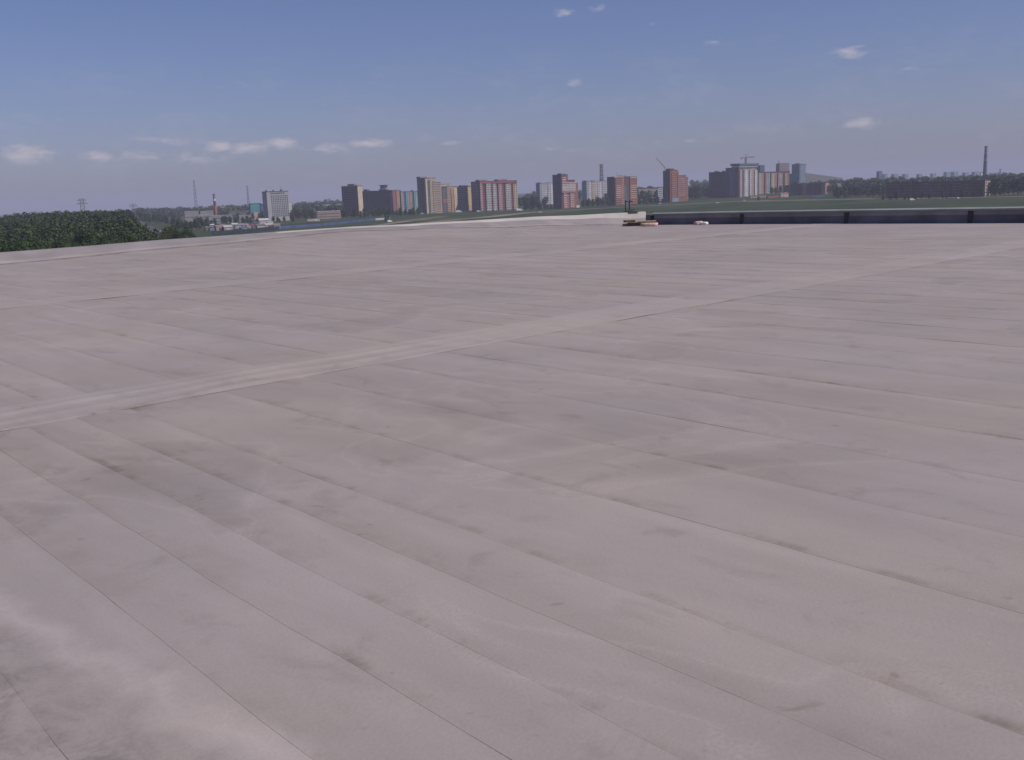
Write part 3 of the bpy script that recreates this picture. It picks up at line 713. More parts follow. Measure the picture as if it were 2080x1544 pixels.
    def wingL(s, x0, x1, ytop, m, nwin=0, depth=14):
        a, b = sorted((s.sl(x0), s.sl(x1))); h = s.zt(ytop, x0)
        bm = bmesh.new(); box(bm, 0.0, depth, a+0.003, b, 0, h); w = mesh_obj('wing', bm, m, s.root)
        bm = bmesh.new(); box(bm, -0.2, depth+0.2, a+0.1, b+0.2, h+0.004, h+0.6); mesh_obj('roof', bm, tar, w)
        if nwin: s.winL(a+0.8, b-0.8, 0, 1.5, h-0.8, nwin)
        return s
    def head(s, x0, x1, ytop, m, face='R', name='roof_housing', inset=2.0, ybot=None):
        """stair and lift housing on the roof"""
        h = s.zt(ytop, x0); z0 = s.H+0.705 if ybot is None else s.zt(ybot, x0)
        if h < z0+0.5: h = z0+1.5
        bm = bmesh.new()
        if face == 'R': box(bm, s.sr(x0), s.sr(x1), inset, inset+max(3, s.LL*0.45), z0, h)
        else:
            a, b = sorted((s.sl(x0), s.sl(x1))); box(bm, inset, inset+8, a, b, z0, h)
        mesh_obj(name, bm, m, s.root); return s
    def mast(s, px, ytop, r=0.22, face='R', ybot=None):
        z0 = s.H+0.7 if ybot is None else s.zt(ybot, px); bm = bmesh.new(); x = s.sr(px)
        bar(bm, (x, 3, z0), (x, 3, s.zt(ytop, px)), r, 5, r*0.5); mesh_obj('mast', bm, steel, s.root); return s
steel = mat('dark_steel', (0.10, 0.10, 0.115), rough=0.6)
c_grey = cm('concrete', (0.40, 0.385, 0.39)); c_lgrey = cm('pale_panel', (0.50, 0.47, 0.46)); c_dgrey = cm('dark_grey', (0.16, 0.15, 0.155))
c_cream = cm('cream', (0.55, 0.44, 0.31)); c_tan = cm('tan', (0.40, 0.30, 0.24)); c_orange = cm('orange', (0.44, 0.23, 0.14))
c_red = cm('red', (0.34, 0.115, 0.10)); c_dred = cm('dark_red', (0.17, 0.065, 0.065)); c_pink = cm('pink', (0.50, 0.33, 0.32))
c_brick = cm('brick', (0.30, 0.135, 0.10), scale=0.3); c_dbrick = cm('dark_brick', (0.13, 0.07, 0.065), scale=0.3); c_brown = cm('brown', (0.14, 0.105, 0.095))
c_white = cm('white', (0.56, 0.53, 0.53)); c_teal = cm('teal', (0.09, 0.27, 0.29)); c_blue = cm('blue', (0.09, 0.13, 0.27)); c_lteal = cm('light_teal', (0.30, 0.46, 0.46))
c_dteal = cm('dark_teal', (0.07, 0.13, 0.15)); c_yel = cm('yellow', (0.47, 0.34, 0.20)); c_mauve = cm('mauve', (0.25, 0.19, 0.205)); c_mauve_shaded = cm('mauve_shaded', (0.14, 0.11, 0.125))  # darker mauve puts the left faces' shade into their colour
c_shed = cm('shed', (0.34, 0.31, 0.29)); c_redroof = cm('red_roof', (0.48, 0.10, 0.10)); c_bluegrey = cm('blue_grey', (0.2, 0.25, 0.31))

def skyline():
    # --- grey office block
    b = Bld('office_block', 'grey concrete office block with a grid of windows, standing alone on the left', 1300, 534, 543, 587, 390, 28, c_grey)
    b.winR(b.sr(550.5), b.LR-0.8, 0, 6, b.H-4.2, 10, 12); b.allwin(nL=3, rows=12)
    b.R(551, 580, c_dgrey, ytop=391.6, ybot=393.6, out=0.35, name='attic_band'); b.head(575.5, 580, 385, c_grey); b.mast(574, 380, 0.5)
    b.head(545, 552, 388, c_lgrey, inset=1.0); b.head(560, 568, 387.6, c_lgrey)
    bm = bmesh.new(); box(bm, b.LR+0.003, b.LR+3.5, 0.5, 15, 0, b.zt(413, 587)); mesh_obj('annex', bm, c_lgrey, b.root)
    # --- clad halls beside it
    Bld('clad_hall', 'teal clad hall left of the grey office block', 1480, 505, 508, 529, 414.5, 22, c_teal).R(508, 529, c_pink, ytop=432, out=0.3, name='plinth')
    Bld('clad_tower', 'narrow blue block squeezed against the grey office block', 1420, 527, 529, 541, 415, 20, c_blue)
    # --- the dark pair, left-face shade put into dark wall colours, and its coloured continuation
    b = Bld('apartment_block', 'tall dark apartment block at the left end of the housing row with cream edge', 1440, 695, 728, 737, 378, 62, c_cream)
    b.L(696, 727.5, c_mauve_shaded, out=0.5, win=9); b.head(706, 719, 374, c_mauve, 'L'); b.L(722, 727.8, c_brown, out=0.8, ytop=377)
    b = Bld('apartment_block', 'long dark apartment block with a water tank on its roof', 1520, 736, 797, 812, 387, 66, c_mauve_shaded)
    b.L(738, 757, c_mauve_shaded, win=5, ytop=388); b.L(759, 776, c_brown, win=5, ytop=388); b.L(778, 795, c_mauve_shaded, win=5); b.head(738, 745, 384.5, c_dgrey, 'L')
    b.R(797, 801.5, c_red, win=1); b.R(805, 810.5, c_orange, win=1)
    # tank on legs
    bm = bmesh.new(); y = b.sl(776)
    box(bm, 4, 10, y-4.5, y+4.5, b.H+3.2, b.H+8.0, True); box(bm, 3.2, 10.8, y-7, y+7, b.H+8.004, b.H+8.7, True)
    for q in (y-3.5, y+3.5): box(bm, 4.5, 5.2, q-0.4, q+0.4, b.H+0.7, b.H+3.19); box(bm, 8.5, 9.2, q-0.4, q+0.4, b.H+0.7, b.H+3.19)
    mesh_obj('water_tank', bm, c_mauve, b.root)
    bm = bmesh.new(); box(bm, 2.5, 11.5, y-6, y+6, b.H+0.705, b.H+2.6); mesh_obj('roof_housing', bm, c_dgrey, b.root)
    b = Bld('apartment_block', 'narrow block striped cream, teal and pink behind the dark apartment blocks', 1640, 810, 813, 850, 390, 24, c_dteal)
    for x0, x1, m_, w in ((814.5, 819, c_cream, 1), (824.5, 829, c_lteal, 1), (829.2, 833.5, c_pink, 1), (834, 836.5, c_cream, 1), (841, 850, c_lteal, 2)): b.R(x0, x1, m_, out=1.2, win=w)
    b.head(814, 817, 387, c_dgrey); b.head(837, 841, 386, c_dgrey); b.R(819.5, 824, c_blue, out=0.3, ytop=392)
    # --- cream tower stepping down to the right; left-face shade is in its colours
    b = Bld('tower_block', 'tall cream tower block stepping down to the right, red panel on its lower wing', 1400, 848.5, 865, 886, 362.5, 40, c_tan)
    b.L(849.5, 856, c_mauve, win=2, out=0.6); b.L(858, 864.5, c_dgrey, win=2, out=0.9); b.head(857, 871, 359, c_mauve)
    b.R(865.2, 868.5, c_cream, ytop=364, win=None); b.R(869, 873.5, c_dgrey, ytop=366, out=0.4, win=2); b.R(873.8, 878, c_cream, ytop=364, win=1); b.R(879, 885.5, c_tan, ytop=367, win=2)
    b.wing(886, 897, 371.5, c_tan, 4, shift=0.5); b.head(887, 898, 369.6, c_mauve, ybot=371)
    b.wing(897, 916, 374.5, c_cream, 0, shift=1.0); b.R(898.8, 906.5, c_dgrey, ytop=378, ybot=404.5, out=0.2, win=3); b.R(898.5, 907.5, c_red, ytop=405, ybot=412, out=0.5, name='red_panel'); b.R(898.8, 906.5, c_dgrey, ytop=413, out=0.2, win=3)
    b.R(908, 914.5, c_tan, ytop=376, out=0.1, win=3)
    b.wing(916, 930, 379, c_yel, 0, shift=1.5); b.R(917, 922, c_orange, ytop=381, out=-0.6, win=1); b.R(923, 929, c_cream, ytop=382, out=-0.6, win=2)
    # --- mauve block
    b = Bld('apartment_block', 'grey mauve block with orange right edge between cream tower and red-white block', 1530, 929, 951, 958.5, 379, 58, c_yel)
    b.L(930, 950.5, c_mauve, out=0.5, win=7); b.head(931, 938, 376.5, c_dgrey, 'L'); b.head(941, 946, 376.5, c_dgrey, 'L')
    b.R(951, 958, c_tan, ytop=416, out=0.5)
    # --- red and white block
    b = Bld('apartment_block', 'wide red and white apartment block with two dark roof housings', 1410, 957.5, 974.5, 1050.5, 369.5, 30, c_dred)
    b.L(958.5, 973, c_mauve, out=0.6, win=5); b.L(964, 967, c_red, ytop=408, out=0.9)
    for x0, x1, m_, w in ((974.8, 979.5, c_pink, 2), (987, 996.5, c_lgrey, 3), (1000.5, 1007.5, c_lgrey, 2), (1012, 1019, c_pink, 2), (1026.5, 1036.5, c_lgrey, 3), (1042, 1050, c_cream, 2)):
        b.R(x0, x1, m_, ytop=373.5, out=1.6, win=w)
    b.R(975, 1050.3, c_red, ytop=369.8, ybot=373.2, out=1.0, name='red_band'); b.head(976, 992, 365.2, c_mauve); b.head(1014, 1033, 364, c_mauve); b.mast(986, 362.5); b.mast(1025, 361.5)
    b.R(996.6, 1000.2, c_red, out=0.4, win=1); b.R(1036.8, 1041.6, c_red, out=0.4, win=1)
    # --- white slab blocks farther back
    b = Bld('slab_block', 'white nine-storey slab block left of the pink stepped tower', 1760, 1089, 1097, 1130, 373, 26, c_white)
    b.L(1089.5, 1096.5, c_bluegrey, out=0.3); b.R(1099, 1110, c_white, win=4); b.R(1112, 1119, c_white, win=2); b.R(1108, 1117, c_lteal, ytop=372.6, ybot=375, out=1.0, name='sign_band'); b.head(1096, 1101, 370.6, c_dgrey); b.head(1114, 1119, 370.6, c_dgrey)
    b = Bld('slab_block', 'long pale slab block between the pink and the brick tower', 1820, 1182, 1192, 1240, 369, 30, c_lgrey)
    b.L(1183, 1191, c_bluegrey, out=0.3); b.R(1194, 1199, c_white, win=2); b.R(1202, 1210, c_cream, win=3); b.R(1213, 1219, c_white, win=2); b.R(1223, 1234, c_lgrey, win=4)
    for x in (1190, 1205, 1224): b.head(x, x+5, 366.5, c_dgrey)
    # --- pink stepped tower
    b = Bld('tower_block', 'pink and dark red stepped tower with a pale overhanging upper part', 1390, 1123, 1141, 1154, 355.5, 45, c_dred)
    b.L(1124, 1140.5, c_mauve_shaded, out=0.5, win=5); b.head(1131, 1138, 352.5, c_dgrey, 'L'); b.head(1143, 1152, 352, c_mauve)
    b.R(1142.5, 1150, c_pink, ytop=360, ybot=369.5, out=0.7, win=3)
    b.wing(1154, 1168, 366, c_dred, 0, shift=0.0); b.head(1154, 1168, 363.4, c_lgrey, ybot=364.4); b.wing(1168, 1176, 372, c_brick, 2, shift=1.5); b.head(1168, 1175, 369.8, c_lgrey, ybot=371)
    b.R(1140, 1153.5, c_pink, ytop=370.5, ybot=391.5, out=2.2, win=5); b.R(1153.8, 1167.5, c_pink, ytop=370.5, ybot=391, out=2.2, win=5)
    for z in (374.5, 378.5, 382.5, 386.5): b.R(1140.2, 1167.3, c_lgrey, ytop=z, ybot=z+1.3, out=2.5, name='balcony_band')
    b.R(1143.5, 1150.5, c_pink, ytop=392.5, out=1.2, win=3); b.R(1151.5, 1155.5, c_brick, ytop=392.5, out=0.6); b.R(1157, 1164.5, c_pink, ytop=392, out=1.2, win=3); b.R(1165, 1168, c_brick, ytop=392, out=0.4); b.R(1169, 1176, c_lgrey, ytop=417.5, out=0.8)
    # --- two brick towers
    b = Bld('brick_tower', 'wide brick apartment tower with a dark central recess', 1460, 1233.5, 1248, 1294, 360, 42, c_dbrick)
    b.L(1234.5, 1241, c_mauve_shaded, out=0.6, win=2); b.L(1243, 1247.5, c_dred, out=0.3, win=1)
    b.R(1249, 1262.5, c_brick, ytop=360.5, out=1.2, win=5); b.R(1263, 1267, c_orange, ytop=361, out=0.7, win=1); b.R(1268, 1272.5, c_dteal, ytop=376, out=0.2); b.R(1278.5, 1293, c_brick, ytop=361.5, out=1.2, win=5)
    b.R(1246, 1266, c_tan, ytop=358.4, ybot=361, out=1.5, name='attic_band'); b.R(1279, 1293.5, c_tan, ytop=358.8, ybot=362, out=1.5, name='attic_band'); b.head(1264, 1274, 357.8, c_mauve); b.mast(1257, 350, 0.3)
    for z in (377, 381, 385, 389, 393, 397, 401):
        b.R(1250.5, 1261, c_cream, ytop=z, ybot=z+1.2, out=1.5, name='balcony_band'); b.R(1280, 1292, c_cream, ytop=z, ybot=z+1.2, out=1.5, name='balcony_band')
    b = Bld('brick_tower', 'tallest brick tower stepping down to the right beside dark trees', 1500, 1347, 1361.5, 1378, 347.5, 45, c_brick)
    b.L(1348, 1354.5, c_mauve_shaded, out=0.8, win=2); b.L(1356, 1361, c_dred, out=0.4, win=1); b.head(1352, 1361, 342.8, c_dbrick, 'L'); b.head(1362, 1378, 345.8, c_brick)
    b.R(1363, 1375, c_brick, ytop=350, out=1.0, win=4); b.R(1376, 1378, c_red, ytop=350, out=0.8); b.R(1376, 1378, c_brick, ytop=352, out=1.2)
    b.wing(1378, 1395, 356, c_brick, 6, shift=1.0); b.head(1378.5, 1390, 354, c_white, ybot=355, name='parapet_cap'); b.wing(1395, 1400.5, 360, c_brick, 1, shift=2.5)
    for z in (362, 366, 370, 374, 378, 382, 386, 390, 394, 398): b.R(1379.5, 1392, c_pink, ytop=z, ybot=z+1.0, out=-0.7, name='balcony_band')
    b.R(1364, 1376, c_bluegrey, ytop=402, out=1.4, name='shop_front')
    # --- low pieces between them
    Bld('low_building', 'long low brown building between the two brick towers', 1750, 1295, 1297, 1338, 384, 12, c_tan).allwin(14, 0, 2)
    Bld('white_house', 'small white building at the left edge of the tallest brick tower', 1620, 1335, 1336.5, 1346, 381.5, 12, c_white).allwin(3, 1)
    # --- dark block and white-striped tower, left-face shade put into their colours
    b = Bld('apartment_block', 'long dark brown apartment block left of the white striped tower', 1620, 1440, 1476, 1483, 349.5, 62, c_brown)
    b.L(1441, 1452, c_mauve_shaded, win=4, ytop=351); b.L(1453.5, 1463, c_brown, win=4); b.L(1464.5, 1475, c_mauve_shaded, win=4); b.head(1450, 1458, 347.6, c_dgrey, 'L'); b.head(1466, 1472, 347.2, c_dgrey, 'L')
    b = Bld('striped_tower', 'dark tower with white vertical stripes and a broad crown under the crane', 1570, 1474, 1501, 1537, 341, 48, c_mauve)
    b.L(1475, 1481, c_dgrey, out=0.6, win=2); b.L(1484, 1490, c_bluegrey, out=0.8, win=2); b.L(1493, 1499.5, c_mauve_shaded, out=0.5, win=2)
    for x0, x1, m_, w in ((1502, 1504.5, c_pink, None), (1510.5, 1517.5, c_white, 2), (1521.5, 1524.5, c_white, 1), (1532, 1536.5, c_white, 1)): b.R(x0, x1, m_, ytop=345, out=1.6, win=w)
    b.R(1505, 1510, c_dgrey, out=0.3, win=1); b.R(1525, 1531, c_tan, out=0.4, win=2)
    bm = bmesh.new(); x0, x1 = b.sr(1500.5), b.sr(1537)
    box(bm, x0-1.5, x1+0.6, -1.6, b.LL*0.5, b.H+0.705, b.H+3.5, True); mesh_obj('crown', bm, c_lgrey, b.root)
    bm = bmesh.new(); box(bm, x0-3.0, x1+1.2, -3.0, b.LL*0.55, b.H+3.504, b.H+6.4, True); mesh_obj('crown_slab', bm, c_dteal, b.root)
    crane_base = (b, x0, x1)
    # --- pastel striped block and what rises behind
    b = Bld('apartment_block', 'pastel block with cream and pink vertical stripes right of the white striped tower', 1720, 1536, 1539, 1604, 350.5, 24, c_dred)
    for x0, x1, m_, w in ((1540, 1546.5, c_cream, 2), (1547, 1550, c_pink, 1), (1554, 1558, c_pink, 1), (1558.4, 1562.5, c_lteal, 1), (1566, 1571, c_cream, 1), (1571.4, 1576, c_tan, 1), (1580, 1584.5, c_pink, 1), (1585, 1588, c_lteal, 1), (1593, 1600, c_yel, 2)):
        b.R(x0, x1, m_, ytop=352, out=1.5, win=w)
    Bld('tower_block', 'dark teal tower rising directly behind the white striped tower', 1950, 1536, 1544, 1553, 336.5, 45, c_dteal).allwin(4, 4)
    b = Bld('tower_block', 'brown tower with a thin mast behind the pastel striped block', 2000, 1576, 1583, 1603, 333, 35, c_mauve); b.allwin(6, 3); b.mast(1584, 324, 0.6)
    b.head(1585, 1597, 331.3, c_mauve)
    b = Bld('tower_block', 'freestanding blue teal glass tower right of the pastel block', 1900, 1608, 1624, 1636.5, 334, 45, c_bluegrey); b.L(1609, 1623, c_teal, out=0.4, win=6); b.R(1625, 1636, c_bluegrey, out=0.4, win=5); b.head(1613, 1620, 332, c_teal, 'L'); b.head(1625, 1630, 332, c_teal)
    # --- big hall with a falling roof line
    p = gpos(1637, 2050); q = gpos(1712, 2150); zt0 = pos(1637, 352.5, 2050).z; zt1 = pos(1712, 362.5, 2150).z
    r = tag(empty('arena_hall', p), 'long grey hall whose roof line falls to the right behind the dark red block', 'building'); d = q-p; nrm = Vector((-d.y, d.x, 0)).normalized()*45
    bm = bmesh.new(); lo = [Vector((0, 0, -2)), Vector((d.x, d.y, -2)), Vector((d.x, d.y, -2))+nrm, Vector((0, 0, -2))+nrm]
    hi = [Vector((0, 0, zt0-p.z)), Vector((d.x, d.y, zt1-p.z)), Vector((d.x, d.y, zt1-p.z))+nrm, Vector((0, 0, zt0-p.z))+nrm]
    A = [bm.verts.new(v) for v in lo]; B = [bm.verts.new(v) for v in hi]
    for i in range(4): bm.faces.new((A[i], A[(i+1) % 4], B[(i+1) % 4], B[i]))
    mesh_obj('wall', bm, c_dgrey, r); bm = bmesh.new(); e = Vector((0, 0, 0.5))
    A = [bm.verts.new(v*1.0+e*0.01) for v in hi]; B = [bm.verts.new(v+e*2) for v in hi]
    for i in range(4): bm.faces.new((A[i], A[(i+1) % 4], B[(i+1) % 4], B[i]))
    bm.faces.new(B); mesh_obj('roof', bm, c_dgrey, r)
    # --- dark red five-storey block; darker left, brighter right paint imitate shade and sun
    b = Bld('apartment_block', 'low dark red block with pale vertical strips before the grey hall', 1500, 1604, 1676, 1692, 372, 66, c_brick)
    for i, (x0, x1, m_) in enumerate(((1606, 1618, c_mauve_shaded), (1620, 1629, c_dred), (1633, 1636, c_pink), (1640, 1652, c_mauve_shaded), (1654, 1667, c_dred), (1669, 1672, c_tan))): b.L(x0, x1, m_, out=0.8, win=3 if x1-x0 > 5 else 1)
    b.R(1678, 1682, c_pink, out=0.5, win=1); b.R(1684, 1691, c_brick, out=0.8, win=2); b.head(1610, 1620, 369.5, c_brown, 'L')
    # --- shops at the meadow's edge
    b = Bld('shop', 'low cream shop at the foot of the white striped tower', 1480, 1523, 1525, 1556, 398, 16, c_cream); b.allwin(8, 0, 1)
    b = Bld('shop', 'low shop with a bright red roof', 1450, 1556, 1559, 1582, 401, 18, c_pink, roofm=c_redroof); b.R(1559, 1582, c_redroof, ytop=399.4, ybot=402.6, out=1.5, name='red_awning'); b.allwin(5, 0, 1)
    b = Bld('white_house', 'pale two-storey house with red roof edge beside the red-roofed shop', 1430, 1582.5, 1585, 1602, 393, 20, c_pink, roofm=c_redroof); b.R(1586, 1594, c_white, win=2, rows=2, out=0.5); b.head(1596, 1600, 390.6, c_lgrey)
    b = Bld('kiosk', 'blue and white kiosk at the edge of the meadow', 1370, 1647, 1650, 1675, 400, 18, c_white, roofm=c_blue); b.R(1650, 1674, c_blue, ytop=399, ybot=402.5, out=0.8, name='blue_fascia'); b.allwin(4, 0, 1)
    for x0, x1, yt, D, lb in ((1604, 1622, 405.6, 1400, 'left of the two low pale sheds between red-roofed shop and kiosk'), (1625, 1640, 405.6, 1410, 'right of the two low pale sheds between red-roofed shop and kiosk')):
        Bld('shed', lb, D, x0, x0+2, x1, yt, 14, c_shed, roofm=c_lgrey)
    # --- long brown block on the right; its end's sunlight is put into tan paint
    b = Bld('apartment_block', 'long dark brown block on the right with a sunlit end wall', 1080, 1800, 2001, 2012, 366.5, 45, c_brown)
    b.R(2001.5, 2011.5, c_tan, ytop=368, out=0.4, win=2)
    for i in range(9):
        x = 1812+i*20.8; b.L(x, x+random.uniform(13, 19), (c_mauve_shaded, c_brown, c_dbrick)[i % 3], out=random.uniform(0.4, 1.4), win=5, ytop=367.5+random.uniform(0, 2))
    Bld('slab_block', 'pale narrow block beside the tall chimney', 1800, 1990.5, 1992.5, 1998, 351, 30, c_white)
    # --- far silhouettes
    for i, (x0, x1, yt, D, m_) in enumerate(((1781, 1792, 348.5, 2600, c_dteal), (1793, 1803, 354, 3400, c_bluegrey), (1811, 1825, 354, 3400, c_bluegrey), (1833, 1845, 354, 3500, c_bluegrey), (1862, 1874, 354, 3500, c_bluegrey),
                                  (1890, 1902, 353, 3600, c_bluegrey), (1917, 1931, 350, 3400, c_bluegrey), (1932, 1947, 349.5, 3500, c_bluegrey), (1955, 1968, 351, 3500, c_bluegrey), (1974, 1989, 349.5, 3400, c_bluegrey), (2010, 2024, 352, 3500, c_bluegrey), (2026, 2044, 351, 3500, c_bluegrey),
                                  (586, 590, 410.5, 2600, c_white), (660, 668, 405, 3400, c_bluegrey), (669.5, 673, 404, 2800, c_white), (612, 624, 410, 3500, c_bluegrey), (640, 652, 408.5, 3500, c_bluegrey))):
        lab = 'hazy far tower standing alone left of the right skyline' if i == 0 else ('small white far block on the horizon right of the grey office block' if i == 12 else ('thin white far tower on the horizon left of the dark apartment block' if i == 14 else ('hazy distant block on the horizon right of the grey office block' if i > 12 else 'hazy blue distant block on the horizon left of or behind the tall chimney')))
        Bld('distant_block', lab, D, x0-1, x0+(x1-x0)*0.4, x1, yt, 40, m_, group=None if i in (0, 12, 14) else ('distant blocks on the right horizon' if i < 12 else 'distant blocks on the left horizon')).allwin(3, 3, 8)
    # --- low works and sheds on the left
    for x0, x1, yt, D, m_, rm, lb in (
        (372, 402, 430.5, 1500, c_shed, c_white, 'long shed with a pale roof left of the red chimney'), (404, 432, 430, 1500, c_shed, c_white, 'second long shed with a pale roof, nearest the red chimney'),
        (446, 455, 420, 2100, c_tan, c_tan, 'small tan block behind the red chimney'), (425, 470, 439, 1300, c_shed, c_lgrey, 'low grey works building right of the red chimney'),
        (482, 508, 438.5, 1330, c_shed, c_lgrey, 'low grey works building below the teal hall'), (462, 505, 430, 1600, c_dgrey, c_mauve, 'dark low hall left of the teal hall'),
        (522, 545, 449, 1060, c_white, c_white, 'white low building before the grey office block'), (641, 690, 431, 1330, c_tan, c_lgrey, 'beige two-storey building left of the dark apartment blocks'),
        (640, 700, 417.5, 1900, c_lgrey, c_white, 'long pale roofed hall far behind the beige building'), (590, 622, 433, 1420, c_dred, c_dgrey, 'dark red low building right of the grey office block'), (399, 409, 437, 1400, c_pink, c_lgrey, 'small pinkish house below the pale-roofed sheds'),
        (1696, 1714, 374, 1750, c_shed, c_white, 'low pale-roofed building among the trees, left one'), (1762, 1787, 370.5, 1750, c_shed, c_white, 'low pale-roofed building among the trees, right one')):
        Bld('low_building', lb, D, x0-1, x0+1.5, x1, yt, 14, m_, roofm=rm).allwin(max(3, int((x1-x0)/3)), 0, 1 if x1-x0 < 44 else 2)
    return crane_base
crane_base = skyline()

# ---------------- garages: a tight row of small sheds
def garages():
    cols = [c_shed, c_dred, c_lgrey, c_mauve, c_pink, c_dgrey, c_tan, c_bluegrey]
    CN = dict(zip([c.name for c in cols], ['beige', 'dark red', 'pale grey', 'mauve', 'pink', 'dark grey', 'tan', 'blue grey']))
    for i in range(26):
        px = 412+i*5.6+random.uniform(-1.5, 1.5); D = random.choice((905, 945, 985, 1025)); w = random.uniform(5, 11); h = random.uniform(2.6, 4.6)
        p = gpos(px, D); m_ = random.choice(cols); rm = random.choice(cols)
        g = tag(empty('garage', (p.x, p.y, p.z-0.3), radians(random.uniform(12, 30))), 'small %s shed with %s roof in the garage colony below the office block' % (CN[m_.name], CN[rm.name]), 'garage', 'garages of the colony on the left')
        bm = bmesh.new(); box(bm, 0, w, 0, 7, 0, h); mesh_obj('wall', bm, m_, g)
        bm = bmesh.new(); r = h*0.25 if i % 3 else 0.15
        v = [bm.verts.new(q) for q in ((-.3, -.3, h+.004), (w+.3, -.3, h+.004), (w+.3, 7.3, h+.004), (-.3, 7.3, h+.004), (-.3, 3.5, h+r+.2), (w+.3, 3.5, h+r+.2))]
        for f in ((0, 1, 5, 4), (2, 3, 4, 5), (1, 2, 5), (3, 0, 4), (3, 2, 1, 0)): bm.faces.new([v[k] for k in f])
        mesh_obj('roof', bm, rm, g)
        bm = bmesh.new(); box(bm, w*0.25, w*0.7, -0.06, 0.0, 0.3, h*0.75, True); mesh_obj('door', bm, random.choice(cols), g)
garages()

# ---------------- fences
def fence(name, pts, h, m, label, step=3.0):
    root = tag(empty(name, (pts[0][0], pts[0][1], ground_z(*pts[0]))), label, 'fence'); o = Vector(root.location)
    bp, bs = bmesh.new(), bmesh.new(); P = [Vector((p[0], p[1])) for p in pts]
    for a, b in zip(P, P[1:]):
        n = max(1, int((b-a).length/step))
        for i in range(n):
            q, r = a.lerp(b, i/n), a.lerp(b, (i+0.96)/n); dz = random.uniform(-.06, .06)
            A = Vector((q.x, q.y, ground_z(q.x, q.y)+0.1))-o; Bq = Vector((r.x, r.y, ground_z(r.x, r.y)+0.1))-o; e = Vector((-(b-a).y, (b-a).x, 0)).normalized()*0.05
            hh = Vector((0, 0, h+dz)); v = [bp.verts.new(x) for x in (A, Bq, Bq+hh, A+hh, A+e, Bq+e, Bq+hh+e, A+hh+e)]
            for f in ((0,1,2,3),(7,6,5,4),(3,2,6,7),(0,3,7,4),(1,5,6,2)): bp.faces.new([v[k] for k in f])
            bar(bs, A-e*3-Vector((0, 0, .6)), A-e*3+hh*1.04, 0.07)
    tag(mesh_obj('panel_run', bp, m, root), kind='stuff'); tag(mesh_obj('post_run', bs, steel, root), kind='stuff')
blue_f = mat('fence_blue', (0.075, 0.11, 0.22), var=0.2, scale=0.1)
fence('site_fence', [gp(562, 905), gp(640, 950), gp(700, 1010), gp(760, 1100)], 2.6, blue_f, 'long blue sheet-metal fence running right from the garages')
fence('site_fence', [gp(760, 1100), gp(790, 1130)], 2.2, c_lgrey, 'short pale section at the far end of the blue fence')
fence('yard_fence', [gp(425, 800), gp(500, 835), gp(562, 880)], 3.2, mat('fence_dark', (0.03, 0.04, 0.05)), 'dark yard fence in front of the garages')

# ---------------- masts, chimneys, cranes
def lattice(name, px, ytop, D, w0, w1, label, cat, arms=(), m=steel, nseg=9, dish=False, r=0.22, base=None):
    p = gpos(px, D)
    if base is not None: p.z = base
    top = pos(px, ytop, D).z-p.z; root = tag(empty(name, p, radians(20)), label, cat)
    bm = bmesh.new(); lv = []
    for i in range(nseg+1):
        f = i/nseg; w = w0+(w1-w0)*f**0.7; z = -0.3+(top+0.3)*f; lv.append([Vector((sx*w/2, sy*w/2, z)) for sx, sy in ((-1,-1),(1,-1),(1,1),(-1,1))])
    for a, b in zip(lv, lv[1:]):
        for k in range(4): bar(bm, a[k], b[k], r); bar(bm, a[k], b[(k+1) % 4], r*0.6); bar(bm, a[(k+1) % 4], b[k], r*0.6)
    mesh_obj('lattice', bm, m, root)
    for (f, L) in arms:
        bm = bmesh.new(); z = top*f
        bar(bm, (-L, 0, z), (L, 0, z), r*1.1); bar(bm, (-L, 0, z), (0, 0, z+1.8), r*0.7); bar(bm, (L, 0, z), (0, 0, z+1.8), r*0.7); mesh_obj('cross_arm', bm, m, root)
    if dish:
        bm = bmesh.new(); box(bm, -2.6, 2.6, -2.6, 2.6, top, top+1.8, True); box(bm, -1.4, 1.4, -1.4, 1.4, top*0.5, top*0.5+5, True); mesh_obj('antenna_head', bm, m, root)
hz = mat('mast_grey', (0.17, 0.17, 0.19), rough=0.6)
lattice('transmission_mast', 398.5, 366, 2300, 7, 2.0, 'taller thin lattice mast above the left wood', 'mast', m=hz, r=0.5)
lattice('transmission_mast', 505, 377, 2300, 6, 1.6, 'thin lattice mast left of the grey office block', 'mast', m=hz, r=0.45)
lattice('power_pylon', 168.5, 403, 1150, 6, 3.6, 'lattice pylon rising behind the left wood', 'pylon', arms=((0.93, 5), (0.8, 6)), m=hz, r=0.33)
lattice('power_pylon', 271, 415, 1250, 5, 1.6, 'small pylon at the right end of the left wood', 'pylon', arms=((0.96, 4.5), (0.86, 5)), m=hz, r=0.3)
lattice('telecom_tower', 1222.5, 335.5, 1950, 8, 3.4, 'telecom lattice tower with a head, left of the wide brick tower', 'tower', m=hz, dish=True, r=0.55)
